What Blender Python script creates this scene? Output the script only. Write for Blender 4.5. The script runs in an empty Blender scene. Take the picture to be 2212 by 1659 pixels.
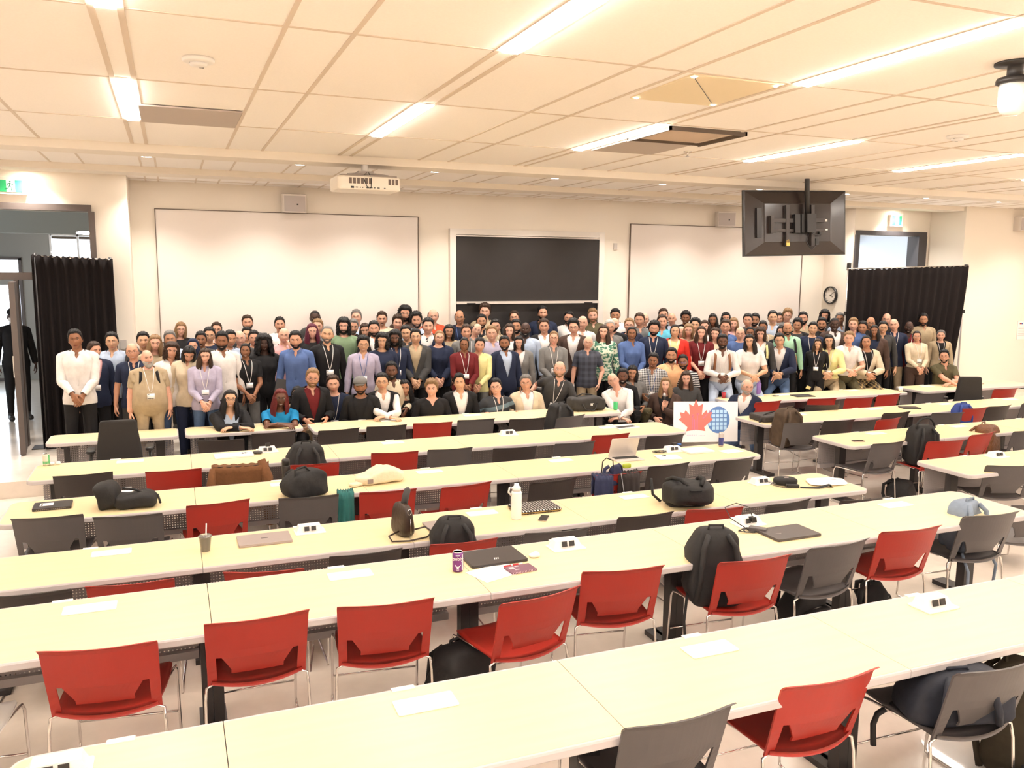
import bpy, bmesh, math, random
import numpy as np
from mathutils import Matrix, Vector, Quaternion
C=bpy.context.scene.collection
sc=bpy.context.scene
PI=math.pi
CAM_H=2.75
# camera
cam=bpy.data.objects.new('camera',bpy.data.cameras.new('camera'));C.objects.link(cam);sc.camera=cam
cam.data.sensor_width=36;cam.data.lens=36*1810.057/2212;cam.data.clip_start=.05;cam.data.clip_end=200
def _cam():
    y,p,r=0.38541412,0.13536533,-0.00817306
    ff=Vector((math.sin(y),math.cos(y),0));rt=Vector((math.cos(y),-math.sin(y),0));up=Vector((0,0,1))
    fw=ff*math.cos(p)-up*math.sin(p);dn=-(up*math.cos(p)+ff*math.sin(p))
    xr=rt*math.cos(r)+dn*math.sin(r);yd=-rt*math.sin(r)+dn*math.cos(r)
    m=Matrix((xr,-yd,-fw)).transposed().to_4x4();m.translation=Vector((0,0,CAM_H));return m
cam.matrix_world=_cam()
sc.view_settings.view_transform='Standard';sc.view_settings.look='None';sc.view_settings.gamma=1;sc.view_settings.use_curve_mapping=False
sc.view_settings.exposure=2.25
sc.cycles.max_bounces=8;sc.cycles.diffuse_bounces=5;sc.cycles.glossy_bounces=3;sc.cycles.transmission_bounces=6;sc.cycles.sample_clamp_indirect=6
wd=bpy.data.worlds.new('world');sc.world=wd;wd.use_nodes=True
wd.node_tree.nodes['Background'].inputs[0].default_value=(.80,.9,1,1);wd.node_tree.nodes['Background'].inputs[1].default_value=1.2
LAMP=14;SPOT=46
MATS={}
def lin(c): return tuple(((x/12.92) if x<=.04045 else ((x+.055)/1.055)**2.4) for x in c)
def mat(name,rgb,rough=.6,metal=0,emit=None,noise=0,nscale=40,bump=0,alpha=1,trans=0,coat=0,spec=.5):
    if name in MATS: return MATS[name]
    m=bpy.data.materials.new(name);MATS[name]=m;m.use_nodes=True;nt=m.node_tree;b=nt.nodes['Principled BSDF']
    rgb=tuple(rgb)
    b.inputs['Base Color'].default_value=rgb+(1,);b.inputs['Roughness'].default_value=rough;b.inputs['Metallic'].default_value=metal
    b.inputs['Specular IOR Level'].default_value=spec
    if trans: b.inputs['Transmission Weight'].default_value=trans
    if coat: b.inputs['Coat Weight'].default_value=coat
    if emit: b.inputs['Emission Color'].default_value=tuple(emit[0])+(1,);b.inputs['Emission Strength'].default_value=emit[1]
    if noise or bump:
        tc=nt.nodes.new('ShaderNodeTexCoord');n=nt.nodes.new('ShaderNodeTexNoise');n.inputs['Scale'].default_value=nscale;n.inputs['Detail'].default_value=3
        nt.links.new(tc.outputs['Object'],n.inputs['Vector'])
        if noise:
            r=nt.nodes.new('ShaderNodeMix');r.data_type='RGBA';r.blend_type='MULTIPLY';r.inputs['Factor'].default_value=noise
            r.inputs['A'].default_value=rgb+(1,);mr=nt.nodes.new('ShaderNodeMapRange');mr.inputs['From Min'].default_value=.3;mr.inputs['From Max'].default_value=.7;mr.inputs['To Min'].default_value=.35
            nt.links.new(n.outputs['Fac'],mr.inputs['Value']);nt.links.new(mr.outputs['Result'],r.inputs['B']);nt.links.new(r.outputs['Result'],b.inputs['Base Color'])
        if bump:
            bp=nt.nodes.new('ShaderNodeBump');bp.inputs['Strength'].default_value=bump;bp.inputs['Distance'].default_value=.01
            nt.links.new(n.outputs['Fac'],bp.inputs['Height']);nt.links.new(bp.outputs['Normal'],b.inputs['Normal'])
    return m
def ramp_mat(name,kind,cols,scale=(1,1,1),rough=.75,sc2=10,duty=.5,rot=0):
    """woven patterns: stripe, check, leaf, dots"""
    if name in MATS: return MATS[name]
    m=bpy.data.materials.new(name);MATS[name]=m;m.use_nodes=True;nt=m.node_tree;b=nt.nodes['Principled BSDF'];b.inputs['Roughness'].default_value=rough
    N=nt.nodes.new;L=nt.links.new
    tc=N('ShaderNodeTexCoord');mp=N('ShaderNodeMapping');mp.inputs['Scale'].default_value=scale;mp.inputs['Rotation'].default_value=(0,rot,0);L(tc.outputs['Object'],mp.inputs['Vector'])
    mix=N('ShaderNodeMix');mix.data_type='RGBA';mix.inputs['A'].default_value=tuple(cols[0])+(1,);mix.inputs['B'].default_value=tuple(cols[1])+(1,)
    if kind in('check','stripe'):
        sp=N('ShaderNodeSeparateXYZ');L(mp.outputs['Vector'],sp.inputs[0]);outs=[]
        for ax in (('X','Z') if kind=='check' else ('Z',)):
            f=N('ShaderNodeMath');f.operation='FRACT';L(sp.outputs[ax],f.inputs[0]);g=N('ShaderNodeMath');g.operation='GREATER_THAN';g.inputs[1].default_value=duty;L(f.outputs[0],g.inputs[0]);outs.append(g.outputs[0])
        if kind=='check':
            a=N('ShaderNodeMath');a.operation='ADD';L(outs[0],a.inputs[0]);L(outs[1],a.inputs[1]);h=N('ShaderNodeMath');h.operation='MULTIPLY';h.inputs[1].default_value=.5;L(a.outputs[0],h.inputs[0]);L(h.outputs[0],mix.inputs['Factor'])
        else: L(outs[0],mix.inputs['Factor'])
    else:
        v=N('ShaderNodeTexVoronoi' if kind=='dots' else 'ShaderNodeTexNoise');v.inputs['Scale'].default_value=sc2;L(mp.outputs['Vector'],v.inputs['Vector'])
        if kind=='dots': v.inputs['Randomness'].default_value=0
        g=N('ShaderNodeMath');g.operation='LESS_THAN';g.inputs[1].default_value=duty;L(v.outputs[0],g.inputs[0]);L(g.outputs[0],mix.inputs['Factor'])
    L(mix.outputs['Result'],b.inputs['Base Color']);return m
PAL=dict(k=(.012,.011,.012),n=(.016,.022,.050),w=(.72,.68,.66),c=(.62,.52,.38),g=(.17,.165,.16),d=(.050,.048,.048),l=(.40,.47,.60),b=(.085,.14,.32),v=(.42,.38,.50),r=(.50,.075,.03),
 R=(.62,.03,.02),m=(.13,.012,.014),t=(.40,.31,.20),o=(.10,.085,.045),G=(.19,.27,.16),p=(.62,.34,.34),y=(.72,.66,.32),q=(.12,.45,.60),e=(.065,.038,.030),z=(.08,.01,.035),a=(.85,.48,.26),j=(.075,.12,.22),B=(.01,.20,.42),M=(.35,.60,.42))
def cloth(c):
    if c in PAL: return mat('fabric_'+{'k':'black','n':'navy','w':'white','c':'cream','g':'grey','d':'charcoal','l':'pale_blue','b':'blue','v':'lavender','r':'orange_red','R':'scarlet','m':'maroon','t':'tan','o':'olive','G':'sage','p':'pink','y':'yellow','q':'turquoise','e':'plum','z':'purple','a':'peach','j':'denim','B':'azure','M':'mint'}[c],PAL[c],.85,noise=.25,nscale=14,bump=.25,spec=.25)
    if c=='1': return ramp_mat('navy_plaid','check',[(.022,.026,.04),(.05,.055,.08)],(11,11,11),duty=.5)
    if c=='2': return ramp_mat('black_white_check','check',[(.012,.012,.02),(.75,.72,.7)],(38,38,38),duty=.5)
    if c=='3': return ramp_mat('dark_blue_stripe','stripe',[(.018,.02,.025),(.10,.15,.18)],(1,1,40),duty=.7,rot=1.45)
    if c=='4': return ramp_mat('green_leaf_print','leaf',[(.55,.60,.48),(.05,.17,.11)],(1,.6,1.6),sc2=17,duty=.5)
    if c=='5': return ramp_mat('black_white_stripe','stripe',[(.012,.012,.016),(.6,.58,.58)],(1,1,28),duty=.62)
    if c=='6': return ramp_mat('brown_lattice_print','check',[(.03,.02,.012),(.45,.32,.13)],(20,20,20),duty=.7,rot=.7)
SKIN=dict(a=(.66,.36,.26),b=(.58,.30,.20),c=(.60,.34,.21),d=(.43,.21,.12),e=(.27,.115,.058),f=(.13,.052,.028),g=(.055,.024,.016))
HAIRC=dict(k=(.010,.008,.008),e=(.045,.022,.012),u=(.26,.15,.07),s=(.17,.155,.145),w=(.50,.47,.43),z=(.10,.012,.03),r=(.13,.014,.012),n=(.02,.03,.08))
# ============================================================ PEOPLE
# one sculpted rest figure (facing -Y, 1.77 m with hair) is posed per person with bone rotations
def ring_loft(rings, cap=True):
    V=[];F=[];n=len(rings[0])
    for r in rings: V+=[tuple(p) for p in r]
    for i in range(len(rings)-1):
        for j in range(n):
            a=i*n+j;b=i*n+(j+1)%n
            F.append((a,b,b+n,a+n))
    if cap: F.append(tuple(range(n))[::-1]); F.append(tuple(range((len(rings)-1)*n,len(rings)*n)))
    return V,F
def capsule(p0,p1,r0,r1,n=16,sq=(1,1)):
    p0=np.array(p0,float);p1=np.array(p1,float);d=p1-p0;L=np.linalg.norm(d);d/=L
    a=np.cross(d,[0,1,0] if abs(d[1])<.9 else [1,0,0]);a/=np.linalg.norm(a);b=np.cross(d,a)
    R=[]
    for k in range(-4,1):
        t=k*math.pi/8.2;R.append((p0+d*r0*math.sin(t),r0*math.cos(t)))
    for k in range(0,5):
        t=k*math.pi/8.2;R.append((p1+d*r1*math.sin(t),r1*math.cos(t)))
    rings=[[c+a*math.cos(2*math.pi*j/n)*r*sq[0]+b*math.sin(2*math.pi*j/n)*r*sq[1] for j in range(n)] for c,r in R]
    return ring_loft(rings)
def cat(gs):
    V=[];F=[]
    for v,f in gs:
        o=len(V);V+=[tuple(p) for p in v];F+=[tuple(i+o for i in q) for q in f]
    return V,F
def remeshed(g,vox,dec,sm=4):
    V,F=g;me=bpy.data.meshes.new('t');me.from_pydata(V,[],F);ob=bpy.data.objects.new('t',me);C.objects.link(ob)
    m=ob.modifiers.new('r','REMESH');m.mode='VOXEL';m.voxel_size=vox
    s=ob.modifiers.new('s','SMOOTH');s.iterations=sm;s.factor=.5
    d=ob.modifiers.new('d','DECIMATE');d.ratio=dec
    dg=bpy.context.evaluated_depsgraph_get();dg.update()
    m2=bpy.data.meshes.new_from_object(ob.evaluated_get(dg))
    bpy.data.objects.remove(ob);bpy.data.meshes.remove(me)
    return m2
def ell(cx,cy,z,a,b,n=24,e=2.3):
    r=[]
    for j in range(n):
        t=2*math.pi*j/n;c,s=math.cos(t),math.sin(t)
        r.append((cx+a*abs(c)**(2/e)*(1 if c>0 else -1),cy+b*abs(s)**(2/e)*(1 if s>0 else -1),z))
    return r
SH=np.array([.175,.02,1.415]);EL=np.array([.175+.285*math.sin(.62),.025,1.415-.285*math.cos(.62)]);WR=EL+.25*np.array([math.sin(.62),-.10,-math.cos(.62)])/np.linalg.norm([math.sin(.62),-.10,-math.cos(.62)])
HIP=np.array([.09,.0,.92]);KN=np.array([.105,-.012,.50]);AN=np.array([.115,.02,.09]);TOE=np.array([.13,-.15,.03])
def mx(p,s): return np.array([p[0]*s,p[1],p[2]])
def body_geo():
    g=[]
    prof=[(.84,.11,.09,0),(.88,.155,.108,0),(.94,.168,.118,.005),(1.0,.160,.112,.0),(1.08,.142,.100,-.004),(1.15,.142,.102,-.004),(1.24,.155,.112,-.002),(1.32,.168,.118,0),(1.38,.172,.112,.006),(1.42,.160,.098,.012),(1.455,.115,.078,.018),(1.485,.066,.062,.02),(1.50,.05,.05,.02)]
    g.append(ring_loft([ell(0,c,z,a,b) for z,a,b,c in prof]))
    g.append(capsule((0,.028,1.45),(0,.012,1.58),.057,.054))
    for s in(1,-1):
        g.append(capsule((0,.035,1.475),mx(SH,s)+[0,0,.005],.045,.05))
        g.append(capsule(mx(SH,s)-[s*.01,0,.01],mx(SH,s)+[s*.012,0,-.03],.058,.056))
        g.append(capsule(mx(SH,s),mx(EL,s),.050,.041));g.append(capsule(mx(EL,s),mx(WR,s),.041,.027))
        m=mx(EL,s)*.72+mx(WR,s)*.28;g.append(capsule(mx(EL,s),m,.041,.042))
        g.append(capsule(mx(HIP,s),mx(KN,s),.088,.058));g.append(capsule(mx(HIP,s)+[0,.03,.0],mx(HIP,s)+[0,.025,-.06],.085,.085))
        g.append(capsule(mx(KN,s),mx(AN,s),.053,.038));g.append(capsule(mx(KN,s)+[0,.02,-.08],mx(KN,s)+[0,.022,-.14],.05,.05))
        g.append(capsule(mx(AN,s)+[0,.03,-.04],mx(TOE,s)+[0,.01,.01],.042,.035,sq=(1,1)))
    return cat(g)
def hand_geo():  # right-hand side (+x): local frame origin wrist, fingers along -Z, palm facing +... thumb toward -Y
    g=[]
    g.append(ring_loft([ell(0,0,z,a,b,16,2.6) for z,a,b in [(.02,.02,.024),(0,.018,.026),(-.03,.015,.036),(-.06,.014,.042),(-.09,.013,.041),(-.098,.009,.036)]]))
    for i,(y,l) in enumerate([(-.031,.070),(-.010,.080),(.011,.074),(.031,.058)]):
        p=np.array([0,y,-.088]);a=.25+.05*i
        for k,f in enumerate((.45,.32,.23)):
            q=p+l*f*np.array([-math.sin(a),y*.15,-math.cos(a)]);g.append(capsule(p,q,.0088-.0008*k,.0082-.0008*k,10));p=q;a+=.32
    p=np.array([-.004,-.028,-.025])
    for k,(d,l) in enumerate([((-.25,-.62,-.75),.045),((-.3,-.35,-.9),.032),((-.4,-.1,-.9),.025)]):
        d=np.array(d);q=p+l*d/np.linalg.norm(d);g.append(capsule(p,q,.0125-.0015*k,.0115-.0015*k,10));p=q
    return cat(g)
HC=np.array([0.,-.003,1.638])
def head_pt(x,y,z,th=0.):
    """unit direction -> head surface point (face looks to -Y)"""
    X=.0765*x;Y=.0965*y;Z=.118*z
    if z>0: q=(1.0001-z*z)**-.10;X*=q;Y*=q
    if z<-.05:
        t=(-z-.05)/.95
        X*=1-.30*t**1.6
        if y>0:Y*=1-.5*t
        else:Y*=1-.10*t
    if y<0: Y*=1-.07*(abs(y)**3)
    f=max(0.,-y)
    g=lambda u,v,su,sv:math.exp(-((X-u)/su)**2-((Z-v)/sv)**2)
    if f>.3:
        Y+=.0075*(g(.029,.014,.014,.012)+g(-.029,.014,.014,.012))
        Y-=.004*g(0,.034,.05,.010)
        zz=Z
        nr=0
        if -.040<zz<.02: nr=(.02-zz)/.06
        if zz<=-.028: nr=max(0.,(zz+.048)/.02)*.85 if zz>-.048 else 0
        w=.0085+.007*max(0,nr)
        Y-=.027*nr*math.exp(-(X/w)**2)
        Y-=.005*g(0,-.066,.022,.009)+.007*g(0,-.102,.02,.014)
        Y-=.004*(g(.042,-.02,.016,.018)+g(-.042,-.02,.016,.018))
    if th:
        n=np.array([x/.0745,y/.0965,z/.118]);n/=np.linalg.norm(n);X+=n[0]*th;Y+=n[1]*th;Z+=n[2]*th
    return HC+[X,Y,Z]
def sph_grid(nu,nv,fn):
    V=[];F=[]
    for i in range(nv+1):
        ph=math.pi*(i/nv-.5)
        for j in range(nu):
            th=2*math.pi*j/nu-math.pi/2
            V.append(tuple(fn(math.cos(ph)*math.cos(th),math.cos(ph)*math.sin(th),math.sin(ph))))
    for i in range(nv):
        for j in range(nu):
            a=i*nu+j;b=i*nu+(j+1)%nu;F.append((a,b,b+nu,a+nu))
    return V,F
def head_geo():
    g=[sph_grid(40,34,lambda x,y,z:head_pt(x,y,z))]
    for s in(1,-1):
        g.append(sph_grid(10,8,lambda x,y,z:HC+np.array([s*(.0755+.010*x*s+.004*y),.006+.016*y+.003*z,-.006+.030*z])))
    return cat(g)
def mk(name,g,mats=None,idx=None,smooth=True):
    me=bpy.data.meshes.new(name);me.from_pydata([tuple(map(float,v)) for v in g[0]],[],g[1])
    me.polygons.foreach_set('use_smooth',[smooth]*len(me.polygons))
    for m in (mats or [None]): me.materials.append(m)
    if idx: me.polygons.foreach_set('material_index',idx)
    me.update();return me
def m2np(me):
    n=len(me.vertices);v=np.empty(n*3);me.vertices.foreach_get('co',v);return v.reshape(-1,3),[tuple(p.vertices) for p in me.polygons]
def build_template():
    me=remeshed(body_geo(),.012,.42)
    bm=bmesh.new();bm.from_mesh(me)
    def cut(co,no,flt=None):
        gm=[f for f in bm.faces if flt is None or flt(f.calc_center_median())]
        es=set(e for f in gm for e in f.edges);vs=set(v for f in gm for v in f.verts)
        bmesh.ops.bisect_plane(bm,geom=list(gm)+list(es)+list(vs),plane_co=co,plane_no=no)
    for s in(1,-1):
        d=mx(EL-SH,s);cut(tuple(mx(SH,s)+d*.72),tuple(d),lambda c:c.x*s>.16)
        d=mx(WR-EL,s);cut(tuple(mx(WR,s)-d*.03),tuple(d),lambda c:c.x*s>.3);cut(tuple(mx(EL,s)+d*.1),tuple(d),lambda c:c.x*s>.25)
    cut((0,0,1.487),(0,-.35,1),lambda c:c.z>1.4)
    for z in(.85,.985,.12,.5): cut((0,0,z),(0,0,1),lambda c:abs(c.x)<.28)
    for s in(1,-1): cut((s*.004,0,1.10),(1*s,0,-.26),lambda c:c.y<.0 and c.z>1.1 and abs(c.x)<.16);cut((s*.004,0,1.41),(1*s,0,-.55),lambda c:c.y<.0 and c.z>1.38 and abs(c.x)<.16)
    cut((0,0,0),(1,0,0),lambda c:c.y<0 and c.z>.84 and abs(c.x)<.1)
    bm.to_mesh(me);bm.free()
    V,F=m2np(me)
    hV,hF=head_geo()
    hm=remeshed(hand_geo(),.0042,.30,2);aV,aF=m2np(hm)
    return V,F,np.array(hV),hF,aV,aF
def norms(V,F):
    me=bpy.data.meshes.new('n');me.from_pydata([tuple(v) for v in V],[],F);me.update()
    n=np.empty(len(V)*3);me.vertex_normals.foreach_get('vector',n);bpy.data.meshes.remove(me);return n.reshape(-1,3)
BV,BF,HV,HF,AV,AF=build_template()
BN=norms(BV,BF)
BC=np.array([np.mean(BV[list(f)],axis=0) for f in BF])
# bones: name -> (head,tail,radius)
BONES={'pel':((0,.0,.88),(0,.0,1.02),.15),'spi':((0,0,1.04),(0,0,1.16),.14),'che':((0,0,1.20),(0,.01,1.40),.15),'nec':((0,.02,1.49),(0,.01,1.58),.07)}
for s,n in((1,'R'),(-1,'L')):
    BONES['ua'+n]=(mx(SH,s)+[s*.02,0,-.01],mx(EL,s),.06);BONES['fa'+n]=(mx(EL,s),mx(WR,s),.045)
    BONES['th'+n]=(mx(HIP,s)+[0,0,-.06],mx(KN,s),.09);BONES['sh'+n]=(mx(KN,s),mx(AN,s),.06);BONES['ft'+n]=(mx(AN,s)+[0,0,-.03],mx(TOE,s),.05)
BN_L=list(BONES)
def seg_d(P,a,b):
    a=np.array(a);b=np.array(b);d=b-a;t=np.clip(((P-a)@d)/(d@d),0,1);return np.linalg.norm(P-a-t[:,None]*d,axis=1)
W=np.stack([(1/(seg_d(BV,*BONES[b][:2])/BONES[b][2]+.12))**7 for b in BN_L],1)
for i,b in enumerate(BN_L):
    if b[-1]=='R' and b[:2] in('ua','fa','th','sh','ft'): W[BV[:,0]<0.0,i]=0
    if b[-1]=='L' and b[:2] in('ua','fa','th','sh','ft'): W[BV[:,0]>0.0,i]=0
    if b[:2] in('ua','fa'): W[BV[:,2]<.88,i]*=(np.abs(BV[:,0])>.3)[BV[:,2]<.88]
    if b[:2] in('th','sh','ft','pe'): W[np.abs(BV[:,0])>.27,i]=0
W/=W.sum(1,keepdims=True)
def T(v): m=np.eye(4);m[:3,3]=v;return m
def Rx(a): c,s=math.cos(a),math.sin(a);return np.array([[1,0,0,0],[0,c,-s,0],[0,s,c,0],[0,0,0,1.]])
def Ry(a): c,s=math.cos(a),math.sin(a);return np.array([[c,0,s,0],[0,1,0,0],[-s,0,c,0],[0,0,0,1.]])
def Rz(a): c,s=math.cos(a),math.sin(a);return np.array([[c,-s,0,0],[s,c,0,0],[0,0,1,0],[0,0,0,1.]])
def about(p,R): return T(p)@R@T(-np.array(p,float))
def app(M,p): return (M@np.append(p,1))[:3]
def rot_between(a,b):
    a=a/np.linalg.norm(a);b=b/np.linalg.norm(b);v=np.cross(a,b);c=a@b;m=np.eye(4)
    if np.linalg.norm(v)<1e-6:return m
    k=np.array([[0,-v[2],v[1]],[v[2],0,-v[0]],[-v[1],v[0],0]]);m[:3,:3]=np.eye(3)+k+k@k/(1+c);return m
def ik(A,target,pole,l1,l2):
    d=target-A;L=np.linalg.norm(d);L2=min(L,(l1+l2)*.995);d=d/L
    a=(l1*l1-l2*l2+L2*L2)/(2*L2);h=math.sqrt(max(l1*l1-a*a,0))
    p=pole-(pole@d)*d;p/=np.linalg.norm(p)
    return A+d*a+p*h,A+d*L2
def bone_mat(h0,t0,h1,t1):
    return T(h1)@rot_between(np.array(t0)-h0,np.array(t1)-h1)@T(-np.array(h0))
def pose(lean=0,turn=0,hyaw=0,hpitch=0,hroll=0,pel=None,hands=None,feet=None,side=0,poles=None):
    """bone matrices in the figure's frame"""
    M={};dz=0 if pel is None else pel-.92
    P0=T((0,0,dz));M['pel']=P0@about((0,0,.92),Rx(lean*.35)@Ry(side*.3))
    M['spi']=P0@about((0,0,.95),Rx(lean*.6)@Ry(side*.6)@Rz(turn*.5));M['che']=P0@about((0,0,.97),Rx(lean)@Ry(side)@Rz(turn))
    nb=app(M['che'],(0,.02,1.49))
    hd=T(nb)@Rz(turn*.5+hyaw)@Rx(lean*.25+hpitch)@Ry(hroll+side*.3)@T((0,-.02,-1.49));M['head']=hd
    nk=M['che'].copy();M['nec']=T(nb)@Rz((turn+hyaw)*.6)@Rx(lean*.6+hpitch*.5)@Ry(hroll*.5+side*.6)@T((0,-.02,-1.49))
    for s,n in((1,'R'),(-1,'L')):
        S=app(M['che'],mx(SH,s));hs=(hands or {}).get(n)
        if hs is None: hs=np.array([s*.27,-.02,.86+dz])+(0,lean*-.25,0)
        pl=np.array((poles or {}).get(n,(s*.5,.8,-.3)),float)
        e,w=ik(S,np.array(hs,float),pl,.285,.25)
        M['ua'+n]=bone_mat(mx(SH,s),mx(EL,s),S,e);M['fa'+n]=bone_mat(mx(EL,s),mx(WR,s),e,w)
        M['_w'+n]=(e,w)
        H=app(M['pel'],mx(HIP,s));f=(feet or {}).get(n)
        f=np.array([s*.115,.02,.09]) if f is None else np.array(f,float)
        k,a=ik(H,f,np.array([s*.25,-1,.35]),.4205,.411)
        M['th'+n]=bone_mat(mx(HIP,s),mx(KN,s),H,k);M['sh'+n]=bone_mat(mx(KN,s),mx(AN,s),k,a)
        M['ft'+n]=T(a-mx(AN,s))
    return M
def skin(V,Wt,M):
    A=np.stack([M[b] for b in BN_L]);B=np.tensordot(Wt,A,axes=(1,0))
    return np.einsum('nij,nj->ni',B[:,:3,:3],V)+B[:,:3,3]
# clothing regions on the rest figure, by face centre
def armt(c):
    s=np.sign(c[:,0]);out=np.full(len(c),-1.)
    for k in range(len(c)):
        if abs(c[k,0])>.15 and c[k,2]>.85 and (abs(c[k,0])>.215 or c[k,2]>1.3):
            p=mx(c[k],s[k]);u=EL-SH;t=(p-SH)@u/(u@u)
            if t<.95:out[k]=t if (abs(c[k,0])>.19 and t>0) else -1
            else: u=WR-EL;out[k]=1+(p-EL)@u/(u@u)
            if t<0: out[k]=-1
    return out
AT=armt(BC);NECK=BC[:,2]-1.487-.35*BC[:,1]>0
TORSO=(AT<0)&(BC[:,2]>.85)&~NECK
def region(sleeve,hem,v=None):
    m=(TORSO&(BC[:,2]>hem))|((AT>=0)&(AT<sleeve))
    if v=='jacket': m&=~((BC[:,1]<0)&(BC[:,2]>1.1)&(np.abs(BC[:,0])<.004+.26*(BC[:,2]-1.10))&(AT<0))
    if v=='neck': m&=~((BC[:,1]<0)&(BC[:,2]>1.41)&(np.abs(BC[:,0])<.004+.55*(BC[:,2]-1.41))&(AT<0))
    return m
REG={'long':region(1.97,.85),'longv':region(1.97,.85,'neck'),'short':region(.72,.85),'shortv':region(.72,.85,'neck'),'jacket':region(1.97,.85,'jacket'),'vest':region(-.5,.85,'jacket'),
 'longvs':region(1.97,.985,'neck'),'longs':region(1.97,.985),'shorts':region(.72,.985),'shortvs':region(.72,.985,'neck'),'jackets':region(1.97,.985,'jacket'),'vests':region(-.5,.985,'jacket'),
 'trousers':((BC[:,2]<.985)&(AT<0)&(BC[:,2]>.12)&(np.abs(BC[:,0])<.27)),'shoes':(BC[:,2]<.12),'less':region(.12,.85)}
REG['skirt']=REG['trousers']
def sub(reg,off,fat=0,dst=None):
    fi=np.where(REG[reg])[0];vi=sorted({v for i in fi for v in BF[i]});mp={v:k for k,v in enumerate(vi)}
    return vi,[tuple(mp[v] for v in BF[i]) for i in fi]
SUB={k:sub(k,0) for k in REG}
FATW=np.clip(1-((BV[:,2]-1.08)/.32)**2,0,1)*(np.abs(BV[:,0])<.24)+.25*(np.abs(BV[:,0])>=.2)
BUST=sum(np.exp(-((BV[:,0]-s*.075)/.055)**2-((BV[:,2]-1.285)/.055)**2) for s in(1,-1))*(BV[:,1]<-.02)*(np.abs(BV[:,0])<.17)
def shape(fat,fem):
    V=BV+BN*(fat*FATW)[:,None]
    V[:,1]-=fat*.9*np.clip(1-((V[:,2]-1.08)/.2)**2,0,1)*(BV[:,1]<0)*(np.abs(BV[:,0])<.2)
    if fem:
        V[:,1]-=.035*BUST
        V[:,0]*=1-.10*np.clip(1-((V[:,2]-1.1)/.10)**2,0,1)*(np.abs(V[:,0])<.2)
        V[:,0]*=1+.05*np.clip(1-((V[:,2]-.93)/.10)**2,0,1)*(np.abs(V[:,0])<.2)
    return V
# ---- rigid head and chest pieces, modelled once on the rest figure and shared
def hair_fn(style,rs):
    def fn(x,y,z):
        f=-y;  # 1 at face
        fl={'R':1.3,'U':.70,'F':.6,'L':.66,'M':.62,'P':.72,'C':.6,'Q':.6}.get(style,.70)
        line=fl if f>.55 else (-.12 if f>0.1 else -.62)
        if .1<f<=.55: line=-.12+(fl+.12)*(f-.1)/.45 if style!='R' else -.12+1.1*(f-.1)/.45
        if -.25<f<=.1: line=-.12-.5*(.1-f)/.35
        if style in 'LMPCHQ' and f<.45: line=min(line,-.8 if f<.2 else -.8+(f-.2)*4.0*(.55+.8)/1.0)
        t=(z-line)/.12;t=max(0,min(1,t));t=t*t*(3-2*t)
        top={'S':.016,'W':.028,'C':.034,'Q':.055,'L':.016,'M':.018,'P':.010,'U':.005,'R':.009,'H':.018}.get(style,.014)
        if style=='R' and z>.50: t*=max(0,1-(z-.50)/.16)
        if style in 'SW': top*= .55+.75*max(0,z)
        n=0
        if style in 'CQ': n=.35*top*(math.sin(19*x+3)*math.sin(17*y)*math.sin(21*z+1)+.5*math.sin(41*x)*math.sin(37*y+2)*math.sin(43*z))
        elif style in 'SW': n=.28*top*(math.sin(23*x+5*y)*math.sin(9*y-4*z)+.6*math.sin(47*x+9*z))
        elif style in 'LMP': n=.10*top*math.sin(40*math.atan2(x,y))
        if style in 'LM': t=t*(1-.5*math.exp(-(x/.06)**2)*(z>.3)*(1 if f>0 else 0))
        return head_pt(x,y,z,-.007+t*(.007+top+n))
    return fn
def drape(length,spread,thick,wav=0,front=.5,top=.03,seed=0):
    """horseshoe of long hair around the back and sides of the head"""
    V=[];F=[];nu=28;nv=14
    for i in range(nv+1):
        t=i/nv;z=top-length*t
        rx=.080+.012*min(1,t*3)+spread*t;ry=.088+.01*min(1,t*3)+spread*.35*t
        a0=math.radians(-50-front*22+8*t);
        for side_ in(0,1):
            for j in range(nu+1):
                u=j/nu;z=top-length*t*(1+.10*t*math.sin(j*2.1+seed)-.10*t*(abs(u-.5)>.42));a=a0+(2*(math.pi/2)-2*a0)*u   # from right front round the back to left front
                k=-thick*.5*(1-2*side_)*math.sin(math.pi*min(1,max(0,u*1)))**.4*(1-.35*t)
                w=1+wav*math.sin(a*9+i*1.3+seed)+.012*math.sin(a*31+seed)
                w*=1-.10*t*t;V.append(HC+[(rx*w+k)*math.cos(a),.012+(ry*w+k)*math.sin(a)+.012*t,z])
    m=nu+1
    for i in range(nv):
        for j in range(nu):
            o=i*2*m+j;F.append((o+m,o+m+1,o+3*m+1,o+3*m));F.append((o+1,o,o+2*m,o+2*m+1))
        for j in(0,nu):
            o=i*2*m+j;q=(o,o+m,o+3*m,o+2*m);F.append(q if j==0 else q[::-1])
    for i in(0,nv):
        for j in range(nu):
            o=i*2*m+j;q=(o,o+1,o+m+1,o+m);F.append(q if i==0 else q[::-1])
    return V,F
def ball(c,r,n=12,nz=10,fn=None): return sph_grid(n,nz,lambda x,y,z:HC+np.array(c)+np.array([x*r[0],y*r[1],z*r[2]])*(1 if fn is None else fn(x,y,z)))
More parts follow.
